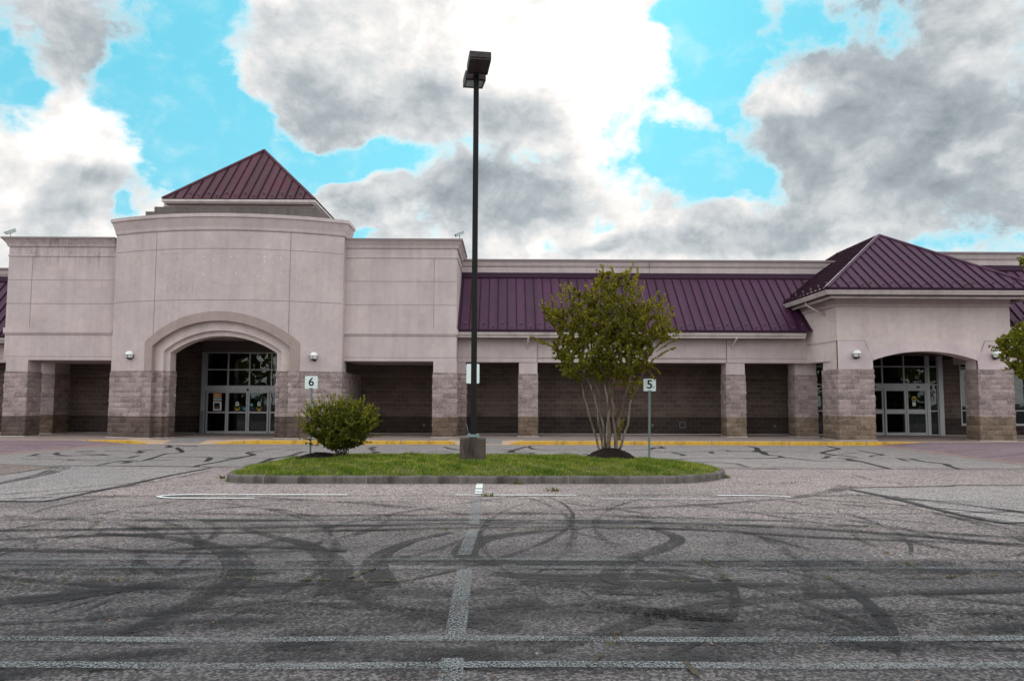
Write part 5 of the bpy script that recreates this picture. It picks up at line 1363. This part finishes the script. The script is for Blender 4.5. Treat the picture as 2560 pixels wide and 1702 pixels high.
M_MULCH = mat('black mulch', (.020, .013, .012), .95, .1, fn=lambda t: (t.col(t.mix(t.mr(t.noise(35, 5, .75), .35, .7), (.009, .006, .006), (.045, .028, .024))), t.bump(t.noise(40, 5, .8), 1.0, .03)))
def mulch(c, rx, ry, h):
    mb = MB(); NR, NS = 9, 40; r2 = random.Random(int(c.x*100))
    for i in range(NR+1):
        for j in range(NS):
            t = i/NR; a = 2*math.pi*j/NS; wob = 1+.06*math.sin(a*3+c.x)+.04*math.sin(a*5)
            x, y = c.x+rx*t*wob*math.cos(a), c.y+ry*t*wob*math.sin(a)
            mb.v.append((x, y, gz_(x, y)-.03+h*(1-t**2.0)+(r2.uniform(-.012, .012) if 0 < i < NR else 0)+.015*(i < NR)))
    for i in range(NR):
        for j in range(NS): mb.f.append((i*NS+j, i*NS+(j+1) % NS, (i+1)*NS+(j+1) % NS, (i+1)*NS+j)); mb.m.append(0)
    for _ in range(700):
        t = math.sqrt(r2.random()); a = r2.uniform(0, 6.28); x, y = c.x+rx*t*math.cos(a), c.y+ry*t*math.sin(a); z = gz_(x, y)-.02+h*(1-t*t)+.01
        s = r2.uniform(.015, .04); b = r2.uniform(0, 6.28); mb.face([(x-s*math.cos(b), y-s*math.sin(b), z), (x+.3*s*math.sin(b), y, z+.012), (x+s*math.cos(b), y+s*math.sin(b), z+.01), (x, y+.3*s, z+.004)], 0)
    return tag(mb.build('mulch', M_MULCH), kind='stuff')
mulch(shrub_c, .64, .6, .13); mulch(tree_c, .66, .62, .24)

# ------------------------------------------------------------------ light pole on its concrete pier
pc = pier_c; lp = thing('light_pole', (pc.x, pc.y, gz_(pc.x, pc.y)), 'tall dark parking lot light pole with two box heads on a stained concrete pier', 'light pole')
mb = MB(); zp0, zp1 = gz_(pc.x, pc.y)-.05, atz(1182, 1095.5, pc.y-.3)
nseg = 40; rad_ = []
half = .305
for zz_, hh in ((zp0, half), (zp1-.02, half*.985), (zp1, half*.955)):
    for j in range(nseg):
        a = 2*math.pi*j/nseg; ca, sa = math.cos(a), math.sin(a); s = hh/((abs(ca)**9+abs(sa)**9)**(1/9)); s *= 1+.006*math.sin(j*2.7+zz_*9)
        mb.v.append((pc.x+s*ca, pc.y+s*sa, zz_))
for i in range(2):
    for j in range(nseg): mb.f.append((i*nseg+j, i*nseg+(j+1) % nseg, (i+1)*nseg+(j+1) % nseg, (i+1)*nseg+j)); mb.m.append(0)
mb.f.append(tuple(2*nseg+j for j in range(nseg))); mb.m.append(0)
mb.build('concrete_pier', M_PIER, lp)
ptop = at(1191, 186, pc.y); pb = at(1183.5, 1085, pc.y)
mb = MB(); hw0, hw1 = .068, .064
b = len(mb.v)
tz = ptop.z+.12
for (x, z, h_) in ((pb.x, zp1, hw0), (ptop.x, tz, hw1)):
    for sx, sy in ((-1, -1), (1, -1), (1, 1), (-1, 1)): mb.v.append((x+sx*h_, pc.y+sy*h_, z))
for j in range(4): mb.f.append((j, (j+1) % 4, 4+(j+1) % 4, 4+j)); mb.m.append(0)
mb.f.append((4, 5, 6, 7)); mb.m.append(0); mb.build('pole', M_POLE, lp)
mb = MB(); mb.box(pb.x-.14, pb.x+.14, pc.y-.14, pc.y+.14, zp1+.02, zp1+.045); mb.box(pb.x-.11, pb.x+.11, pc.y-.11, pc.y+.11, zp1+.045, zp1+.085)
for sx in (-1, 1):
    for sy in (-1, 1): mb.tube([(pb.x+sx*.115, pc.y+sy*.115, zp1), (pb.x+sx*.115, pc.y+sy*.115, zp1+.09)], .012, 6)
mb.build('base_plate', M_GALV, lp)
mb = MB(); mb.tube([(pb.x-.12, pc.y-.1, zp1), (pb.x-.115, pc.y-.12, zp1+.12), (pb.x-.14, pc.y-.12, zp1+.25), (pb.x-.17, pc.y-.12, zp1+.36)], .006, 5); mb.build('loose_wire', M_GALV, lp)
ang = R(8)
def head(sgn):
    """box luminaire reaching out from the pole (sgn -1 towards the car park, +1 towards the shop)"""
    f = Vector((-math.sin(ang)*sgn*-1*-1, sgn*math.cos(ang), 0)); s = Vector((f.y, -f.x, 0))
    if s.x < 0: s = -s
    o = Vector((ptop.x, pc.y, ptop.z-.03)); L0, L1, hw, h0, h1 = .15, .95, .255, -.05, .17
    mb = MB(); tilt = .06 if sgn < 0 else .14
    def pt(l, a, z): return o+f*l+s*a+Vector((0, 0, z+l*tilt))
    prof = [(L0, h0), (L1-.03, h0), (L1, h0+.03), (L1, h1-.06), (L1-.03, h1-.035), (L0+.30, h1), (L0, h1-.01)]
    mb.prism([pt(l, -hw, z) for l, z in prof], s*2*hw, 0)
    e = mb.build('lamp_head', M_BRONZE, lp)
    mb = MB(); mb.prism([pt(L0+.10, -hw+.05, h0-.006), pt(L1-.06, -hw+.05, h0-.006), pt(L1-.06, hw-.05, h0-.006), pt(L0+.10, hw-.05, h0-.006)], (0, 0, .004)); mb.build('lens', M_LENS if sgn > 0 else M_BRONZE, e)
    mb = MB(); fr = .03
    for (l0, l1, a0, a1) in ((L0+.04, L0+.10, -hw, hw), (L1-.06, L1-.0, -hw, hw), (L0+.1, L1-.06, -hw, -hw+.05), (L0+.1, L1-.06, hw-.05, hw)):
        mb.prism([pt(l0, a0, h0-.022), pt(l1, a0, h0-.022), pt(l1, a1, h0-.022), pt(l0, a1, h0-.022)], (0, 0, .021))
    mb.build('door_frame', M_BRONZE, e)
    mb = MB(); mb.prism([pt(.02, -.045, .0), pt(L0+.01, -.045, .0), pt(L0+.01, .045, .0), pt(.02, .045, .0)], (0, 0, .09)); mb.build('arm', M_POLE, e)
head(-1); head(1)

# ------------------------------------------------------------------ signs
def number_sign(txt, uc, vt, vb, ub, vbase, Y, label):
    p = at(uc, (vt+vb)/2, Y); zt, zb = atz(uc, vt, Y), atz(uc, vb, Y); hw = (zt-zb)/2
    zg = gz_(p.x, Y) if inside(p.x, Y) else 0
    t = thing('number_sign', (p.x, Y, zg), label, 'sign', 'numbered aisle signs on the island')
    xb_ = atx(ub, vbase, Y)
    mb = MB()
    # U-channel post with punched holes read as dark notches
    A_, B_ = Vector((xb_, Y, zg-.1)), Vector((p.x, Y, zb+.10)); d = B_-A_
    for (x0, x1, y0, y1) in ((-.028, -.012, .0, .006), (.012, .028, .0, .006), (-.014, -.010, -.02, .006), (.010, .014, -.02, .006), (-.012, .012, -.022, -.018)):
        mb.prism([A_+Vector((x0, y0, 0)), A_+Vector((x1, y0, 0)), A_+Vector((x1, y1, 0)), A_+Vector((x0, y1, 0))], d)
    for i in range(int(d.length/.05)):
        c = A_+d*((i+.5)*.05/d.length); mb.box(c.x-.006, c.x+.006, c.y-.0235, c.y-.0215, c.z-.010, c.z+.010, 1)
    mb.build('post', [M_GALV, M_BLACK], t)
    mb = MB(); y = Y-.034; pts = []
    for cx_, cz_, a0 in ((hw-.02, hw-.02, 0), (-hw+.02, hw-.02, math.pi/2), (-hw+.02, -hw+.02, math.pi), (hw-.02, -hw+.02, 1.5*math.pi)):
        pts += [(p.x+cx_+.02*math.cos(a0+k*math.pi/8), y, p.z+cz_+.02*math.sin(a0+k*math.pi/8)) for k in range(5)]
    mb.prism(pts, (0, .004, 0)); mb.build('panel', M_SIGN, t)
    mb = MB(); mb.box(p.x-.05, p.x+.05, y-.006, y-.001, zb-.005, zb+.022); mb.build('bracket', M_GALV, t)
    me = text_mesh(txt, .30, .0045); me.materials.clear(); me.materials.append(M_SIGNB)
    o = bpy.data.objects.new('numeral', me); COL.objects.link(o); ORG[o.name] = Vector((0, 0, 0)); o.parent = t
    o.location = Vector((p.x, y-.004, p.z+.004))-ORG[t.name]; o.rotation_euler = (math.pi/2, 0, 0)
    return t, p, y, hw
number_sign('6', 779, 939.8, 971.4, 775.5, 1142, 20.2, 'square white sign with number 6 on a post behind the round shrub')
t5, p5, y5, hw5 = number_sign('5', 1623.5, 946.5, 977.6, 1623.2, 1154, 19.4, 'square white sign with number 5 on a post right of the tree')
mb = MB(); rr = random.Random(4)
for _ in range(9):
    x, z = p5.x+.085+rr.uniform(-.022, .03), p5.z-.055+rr.uniform(-.03, .015); mb.prism([(x, y5-.002, z), (x+.012, y5-.002, z), (x+.010, y5-.002, z+.014), (x+.002, y5-.002, z+.012)], (0, -.003, 0))
M_SMUDGE = mat('green smudge', (.10, .16, .13), .7, .2); mb.build('smudge', M_SMUDGE, t5)
Yr = 30.35; a = at(1182, 934, Yr); zg_ = wz(a.x, Yr); rsn = thing('road_sign', (a.x, Yr, zg_), 'blank white upright sign with rounded corners partly hidden behind the light pole', 'sign')
mb = MB(); x0, x1 = atx(1166, 934, Yr), atx(1198.6, 934, Yr); z0, z1 = atz(1182, 958.4, Yr), atz(1182, 909.6, Yr); r_ = .05; pts = []
for cx_, cz_, a0 in ((x1-r_, z1-r_, 0), (x0+r_, z1-r_, math.pi/2), (x0+r_, z0+r_, math.pi), (x1-r_, z0+r_, 1.5*math.pi)):
    pts += [(cx_+r_*math.cos(a0+k*math.pi/10), Yr-.04, cz_+r_*math.sin(a0+k*math.pi/10)) for k in range(6)]
mb.prism(pts, (0, .004, 0)); mb.build('panel', M_SIGN, rsn)
mb = MB(); mb.box(a.x-.025, a.x+.025, Yr-.03, Yr+.01, zg_, z1-.05); mb.build('post', M_GALV, rsn)
Yq = 30.6; q = at(1549.5, 1102, Yq); zq = wz(q.x, Yq); mp = thing('marker_post', (q.x, Yq, zq), 'thin maroon post on the pavement edge behind the tree stems', 'post')
mb = MB(); mb.box(q.x-.032, q.x+.032, Yq-.032, Yq+.032, zq, zq+2.35); mb.build('shaft', M_MAROON, mp)
mb = MB(); mb.box(q.x-.16, q.x+.16, Yq-.05, Yq-.034, zq+1.95, zq+2.4); mb.build('plate', M_MAROON, mp)

# ------------------------------------------------------------------ shrub and trees
M_BARK = mat('smooth pale bark', (.19, .15, .115), .8, .2, fn=lambda t: (t.col(t.mix(t.mr(t.noise(9, 5, .65, sc=(1, 1, .18)), .38, .66), (.085, .062, .045), (.25, .20, .16))), t.bump(t.noise(25, 4, .7, sc=(1, 1, .3)), .4, .006)))
M_TWIG = mat('brown twig', (.085, .060, .040), .85, .1)
M_LF = [leafmat('leaf olive', (.165, .180, .010), .48), leafmat('leaf yellow green', (.36, .32, .012), .52), leafmat('leaf deep', (.075, .110, .010), .42), leafmat('leaf bronze', (.21, .15, .016), .45)]
class Plant:
    def __init__(s, seed): s.r = random.Random(seed); s.V, s.F, s.M = [], [], []; s.tw = MB()
    def leaf(s, c, d, size, m):
        r = s.r; d = d.normalized(); a = Vector((r.gauss(0, 1), r.gauss(0, 1), r.gauss(0, 1))); sd = d.cross(a)
        if sd.length < 1e-3: return
        sd.normalize(); up = sd.cross(d); w = size*.36; b = len(s.V)
        s.V += [tuple(c), tuple(c+d*size*.5+sd*w+up*size*.06), tuple(c+d*size), tuple(c+d*size*.5-sd*w+up*size*.06)]
        s.F.append((b, b+1, b+2, b+3)); s.M.append(m)
    def spray(s, pts, n, size, start=.2, pal=(0, 0, 1, 2, 3)):
        """leaves in pairs along a twig polyline"""
        r = s.r; m = len(pts)-1
        for i in range(n):
            t = start+(1-start)*r.random()**.85; k = min(m-1, int(t*m)); f = t*m-k
            p = pts[k].lerp(pts[k+1], f); d = (pts[k+1]-pts[k]).normalized()
            o = Vector((r.gauss(0, 1), r.gauss(0, 1), r.gauss(0, .8))); o = (o-d*o.dot(d)).normalized()
            s.leaf(p, d*.55+o+Vector((0, 0, .15)), size*r.uniform(.65, 1.25), r.choice(pal))
    def curve(s, a, b, bow_, n=5):
        """twig from a to b that first rises along bow_"""
        out = []
        for i in range(n+1):
            t = i/n; q = a.lerp(b, t)+bow_*(4*t*(1-t)*.25)
            q += Vector((s.r.gauss(0, 1), s.r.gauss(0, 1), s.r.gauss(0, 1)))*.012*(1 if 0 < i < n else 0); out.append(q)
        return out
def grow(seed, stems, crown, ntw, nleaf, lsize, twr=.006, rise=.35, pal=(0, 0, 1, 2, 3), nearest=None):
    """stems: polylines; crown(r) -> a random tip inside the crown; every tip is joined to the nearest lower stem point"""
    P = Plant(seed); pts = []
    for st in stems:
        for i in range(len(st)-1):
            for k in range(4): pts.append(st[i].lerp(st[i+1], k/4))
    A = np.array([tuple(q) for q in pts])
    tips = []
    for _ in range(ntw):
        t = crown(P.r)
        if t is not None: tips.append(t)
    tips.sort(key=lambda q: q.z)
    for t in tips:
        d = A-np.array(tuple(t)); dist = np.sqrt((d*d).sum(1)); low = d[:, 2]
        cost = dist+np.where(low > -.08, 1.2, 0)+.25*np.abs(dist-.45)
        k = int(np.argmin(cost)); a = Vector(A[k]); L = (t-a).length
        c = P.curve(a, t, Vector((0, 0, L*rise)) , 5)
        P.tw.tube(c, [twr*(1.5 if L > .6 else 1)*(1-.75*i/5) for i in range(6)], 4, 0, False)
        P.spray(c, int(nleaf*P.r.uniform(.6, 1.3)), lsize, .08 if L < .7 else .35, pal)
        if L < .9:
            A = np.vstack([A, np.array([tuple(c[3])])])
    return P
def finish(P, name, stems, rads, root, stem_name='trunk', crown_name='crown', bark=M_BARK):
    mb = MB()
    for st, (r0, r1) in zip(stems, rads):
        mb.tube(st, [.76*(r0+(r1-r0)*i/(len(st)-1)) for i in range(len(st))], 7)
    mb.build(stem_name, bark, root, True)
    mb = MB(); mb.v, mb.f, mb.m = P.V, P.F, P.M; c = mb.build(crown_name, M_LF, root)
    if P.tw.v: P.tw.build('twigs', M_TWIG, c)
def smooth_stem(pts, k=3, jit=.012, r=random.Random(2)):
    out = []
    for i in range(len(pts)-1):
        a, b, c, d = pts[max(i-1, 0)], pts[i], pts[i+1], pts[min(i+2, len(pts)-1)]
        for s in range(k):
            t = s/k; out.append(.5*((2*b)+(c-a)*t+(2*a-5*b+4*c-d)*t*t+(3*b-a-3*c+d)*t**3)+Vector((r.gauss(0, jit), r.gauss(0, jit), 0)))
    out.append(pts[-1]); return out
# crape-myrtle-like tree with a fan of pale stems
TY = tree_c.y; tz0 = gz_(tree_c.x, TY)+.16
ms = 5.6
tree = thing('multi_stem_tree', (tree_c.x, TY, tz0-.1), 'leafy multi-stemmed tree with pale fanned trunks in black mulch', 'tree')
def T(u, v, dy=0): q = at(u, v, TY+dy); return q
raw = [([(270, 1290), (200, 1000), (150, 830), (60, 520), (30, 320), (-30, 150)], .1, (1395, 800), .038),
    ([(320, 1280), (265, 880), (235, 600), (130, 330), (60, 150)], -.12, (1430, 730), .045),
    ([(375, 1290), (385, 960), (400, 700), (375, 500), (330, 320), (310, 100)], -.18, (1500, 720), .047),
    ([(365, 1000), (300, 740), (262, 500), (225, 300), (190, 120)], .15, (1465, 760), .04),
    ([(420, 1280), (408, 900), (400, 560), (425, 350), (430, 150)], .2, (1530, 700), .045),
    ([(510, 1310), (480, 900), (445, 560), (440, 400), (480, 200)], -.1, (1555, 690), .047),
    ([(500, 1290), (550, 900), (590, 650), (650, 430), (700, 250)], .05, (1610, 720), .05),
    ([(548, 1230), (640, 980), (690, 760), (710, 560), (800, 400), (860, 250)], -.15, (1655, 790), .04),
    ([(490, 1250), (530, 800), (600, 580), (640, 400), (690, 150)], .22, (1590, 760), .042)]
stems, rads = [], []; r_ = random.Random(9)
for pts, dy, (tu, tv), rd in raw:
    L = [T(1450+x/ms, 900+y/ms, dy*(1-(i == 0))) for i, (x, y) in enumerate(pts)]
    L[0].z = min(L[0].z, tz0); e = T(tu, tv, dy*4.5)
    L += [L[-1].lerp(e, .5)+Vector((r_.gauss(0, .05), r_.gauss(0, .1), .08)), e]
    stems.append(smooth_stem(L)); rads.append((rd, .012))
    # forks in the crown
    for _ in range(2):
        k = int(len(stems[-1])*r_.uniform(.55, .75)); a = stems[-1][k]
        if a.z < tz0+1.5: continue
        e2 = T(1530+r_.gauss(0, 85), 800+r_.gauss(0, 60), r_.gauss(0, .8))
        if e2.z < a.z+.3: e2.z = a.z+.6
        stems.append(smooth_stem([a, a.lerp(e2, .5)+Vector((0, 0, .05)), e2])); rads.append((.016, .007))
cc = T(1517, 830); CRX, CRZ = 1.60, 1.46
def crown_tip(r):
    while True:
        a = Vector((r.gauss(0, 1), r.gauss(0, 1), r.gauss(0, 1))).normalized(); k = r.random()**.40
        q = Vector((a.x*CRX*k, a.y*1.45*k, a.z*CRZ*k))
        lump = 1+.16*math.sin(math.atan2(a.z, a.x)*5+1.0)+.09*math.sin(math.atan2(a.z, a.x)*11+2)
        q *= lump*.98
        if q.z < -.75 and abs(q.x) > 1.2: continue
        if q.z < -1.15 and r.random() < .5: continue
        if q.x > .55 and q.z > .75: continue
        if q.x < -.9 and q.z > .65: continue
        return cc+q
P = grow(31, stems, crown_tip, 1950, 60, .044, .004, .30)
# upright shoots on top and long side sprays
for (u, v, u0, v0) in ((1575, 672, 1560, 760), (1587, 690, 1580, 760), (1540, 690, 1535, 760), (1508, 692, 1500, 770), (1492, 700, 1490, 770), (1428, 715, 1440, 790), (1412, 722, 1425, 790), (1646, 724, 1625, 800), (1660, 735, 1640, 800), (1685, 765, 1650, 820), (1622, 748, 1610, 810), (1590, 745, 1580, 800),
        (1322, 840, 1390, 872), (1345, 852, 1400, 880), (1372, 795, 1410, 850), (1700, 845, 1640, 880), (1690, 870, 1630, 900), (1380, 893, 1430, 915), (1370, 770, 1420, 830), (1390, 915, 1450, 930), (1680, 812, 1640, 860), (1640, 950, 1600, 900), (1650, 935, 1600, 890), (1560, 1045, 1548, 1085), (1548, 1070, 1545, 1100), (1553, 1055, 1545, 1092), (1535, 1030, 1532, 1042)):
    dy = P.r.uniform(-.35, .2) if v < 1000 else -.1; a, b = T(u0, v0, dy*.6), T(u, v, dy); c = P.curve(a, b, Vector((0, 0, .12)), 6); P.tw.tube(c, [.007*(1-.8*i/6) for i in range(7)], 4, 0, False)
    P.spray(c, 110 if v < 1000 else 60, .046, .12, (1, 1, 0, 0, 3))
for _ in range(60):
    a0 = P.r.uniform(.1, math.pi-.1); k = 1+.16*math.sin(a0*5+1.0)+.09*math.sin(a0*11+2); e = cc+Vector((math.cos(a0)*CRX*k, P.r.uniform(-.9, .5), math.sin(a0)*CRZ*k))*.86
    e.y = cc.y+P.r.uniform(-.9, .4); d = Vector((math.cos(a0)*.55+P.r.gauss(0, .12), P.r.gauss(0, .2), .55+.5*math.sin(a0))).normalized(); t = e+d*P.r.uniform(.10, .30)
    c = P.curve(e-d*.2, t, Vector((0, 0, .05)), 5); P.tw.tube(c, [.005*(1-.8*i/5) for i in range(6)], 4, 0, False); P.spray(c, 48, .044, .1, (1, 1, 0, 3))
finish(P, 'multi_stem_tree', stems, rads, tree)
# round shrub
SY = shrub_c.y; sz0 = gz_(shrub_c.x, SY)+.06
shrub = thing('round_shrub', (shrub_c.x, SY, sz0-.06), 'low bushy olive green shrub in black mulch at the left end of the island', 'shrub')
def S(u, v, dy=0): return at(u, v, SY+dy)
sc = S(851, 1062); r_ = random.Random(5); st2, rd2 = [], []
for i in range(34):
    a = r_.uniform(0, 6.28); rb = r_.uniform(.02, .22); base = Vector((S(850, 1140).x+rb*math.cos(a), SY+rb*math.sin(a), sz0))
    tip = sc+Vector((r_.uniform(-.75, .75), r_.uniform(-.7, .7), r_.uniform(-.2, .45)))
    st2.append(smooth_stem([base, base.lerp(tip, .45)+Vector((0, 0, .12)), tip], 3, .006)); rd2.append((.011, .004))
def stip(r):
    while True:
        a = Vector((r.gauss(0, 1), r.gauss(0, 1), r.gauss(0, 1))).normalized(); k = r.random()**.38
        q = Vector((a.x*.88*k, a.y*.80*k, a.z*.60*k)); q *= 1+.13*math.sin(math.atan2(a.z, a.x)*6)+.06*math.sin(math.atan2(a.z, a.x)*13)
        if q.z < -.30 and abs(q.x) > .62: continue
        if q.z < -.56: continue
        return sc+q
P = grow(77, st2, stip, 1500, 56, .037, .003, .26, (0, 2, 2, 0, 2, 1))
for (u, v, u0, v0) in ((796, 992, 805, 1030), (832, 998, 830, 1030), (880, 988, 878, 1025), (910, 986, 905, 1025), (862, 1000, 860, 1030), (935, 1006, 925, 1040), (945, 1020, 925, 1050), (945, 1035, 920, 1055), (760, 1030, 785, 1055), (757, 1055, 790, 1075), (748, 1095, 790, 1100), (942, 1060, 915, 1075), (955, 1088, 920, 1092), (775, 1018, 790, 1045), (900, 995, 898, 1030), (930, 1104, 890, 1110), (762, 1108, 800, 1115)):
    dy = P.r.uniform(-.25, .1); a, b = S(u0, v0, dy*.5), S(u, v, dy); c = P.curve(a, b, Vector((0, 0, .03)), 5); P.tw.tube(c, [.005*(1-.8*i/5) for i in range(6)], 4, 0, False); P.spray(c, 70, .038, .1, (1, 0, 0, 2))
for _ in range(75):
    a0 = P.r.uniform(-.2, math.pi+.2); e = sc+Vector((math.cos(a0)*.80, 0, math.sin(a0)*.52)); e.y = sc.y+P.r.uniform(-.75, .3); d = Vector((math.cos(a0)*.7+P.r.gauss(0, .15), P.r.gauss(0, .3), .45+.6*math.sin(a0))).normalized(); t = e+d*P.r.uniform(.10, .30)
    c = P.curve(e-d*.15, t, Vector((0, 0, .03)), 5); P.tw.tube(c, [.004*(1-.8*i/5) for i in range(6)], 4, 0, False); P.spray(c, 44, .036, .1, (1, 0, 0, 2))
finish(P, 'round_shrub', st2, rd2, shrub, 'stems', 'foliage', M_TWIG)
# tree whose edge reaches in from the right
RY = 21.0; q0 = at(2640, 860, RY); base = Vector((q0.x, RY, 0)); rt = thing('broadleaf_tree', tuple(base), 'green tree at the right edge, its leafy branches reaching in over the pavilion lamp', 'tree')
r_ = random.Random(8); st3, rd3 = [], []
tr_ = smooth_stem([base, base+Vector((.05, 0, 1.0)), base+Vector((-.05, 0, 1.9)), base+Vector((0, .1, 3.2)), base+Vector((.1, 0, 4.6))]); st3.append(tr_); rd3.append((.10, .03))
def Tr(u, v, dy=0): return at(u, v, RY+dy)
for (u, v, dy) in ((2500, 868, -.2), (2520, 905, .2), (2530, 840, .3), (2535, 880, -.5), (2545, 930, 0), (2590, 800, 0), (2620, 760, .5), (2640, 700, -.5), (2600, 900, -.6), (2700, 820, .2), (2740, 900, 0), (2680, 720, .4), (2570, 655, 0), (2650, 640, .3)):
    e = Tr(u, v, dy); k = 6 if e.z < 3.4 else 9; a = tr_[min(k, len(tr_)-2)]; st3.append(smooth_stem([a, a.lerp(e, .5)+Vector((0, 0, .15)), e], 3, .015)); rd3.append((.032, .008))
lobes = [(2532, 872, 42, 42), (2560, 905, 40, 40), (2520, 855, 30, 22), (2555, 840, 32, 35), (2610, 860, 70, 80), (2650, 780, 70, 60), (2640, 700, 70, 55), (2590, 660, 42, 30), (2700, 850, 80, 90), (2556, 930, 20, 18)]
def rtip(r):
    u, v, a, b = r.choice(lobes); t = r.uniform(0, 6.28); k = math.sqrt(r.random()); return Tr(u+a*k*math.cos(t), v+b*k*math.sin(t), r.uniform(-.7, .7))
P = grow(13, st3, rtip, 700, 60, .050, .006, .2, (0, 0, 1, 2, 0))
for (u, v, u0, v0) in ((2474, 866, 2510, 875), (2480, 876, 2515, 878), (2510, 848, 2530, 860), (2488, 868, 2520, 872), (2516, 842, 2536, 852), (2505, 925, 2535, 920), (2518, 912, 2540, 905), (2546, 645, 2575, 655), (2548, 652, 2575, 660), (2560, 640, 2580, 652), (2515, 890, 2535, 885)):
    a, b = Tr(u0, v0, -.1), Tr(u, v, -.1); c = P.curve(a, b, Vector((0, 0, .02)), 5); P.tw.tube(c, [.006*(1-.8*i/5) for i in range(6)], 4, 0, False); P.spray(c, 44, .064, .1, (1, 0, 0, 2))
finish(P, 'broadleaf_tree', st3, rd3, rt)
# the wood across the road behind the viewer, mirrored in the shop's glass
mb = MB(); rr = random.Random(17)
for k in range(26):
    cx_, cy_, hh, ww = rr.uniform(-75, 75), rr.uniform(-62, -50), rr.uniform(13, 20), rr.uniform(5, 8)
    for _ in range(420):
        a = Vector((rr.gauss(0, 1), rr.gauss(0, 1), rr.gauss(0, 1))).normalized(); q = Vector((cx_+a.x*ww*rr.random()**.4, cy_+a.y*ww*rr.random()**.4, hh*.55+a.z*hh*.5)); s_ = rr.uniform(.4, 1.0)
        b1 = Vector((rr.gauss(0, 1), rr.gauss(0, 1), rr.gauss(0, 1))).normalized()*s_; b2 = b1.cross(Vector((rr.gauss(0, 1), rr.gauss(0, 1), rr.gauss(0, 1)))).normalized()*s_*.7
        if q.z < .3: continue
        mb.face([q-b1, q-b2, q+b1, q+b2], rr.choice((0, 2)))
tag(mb.build('distant_woods', M_LF), kind='stuff')
print('objects', len(bpy.data.objects))
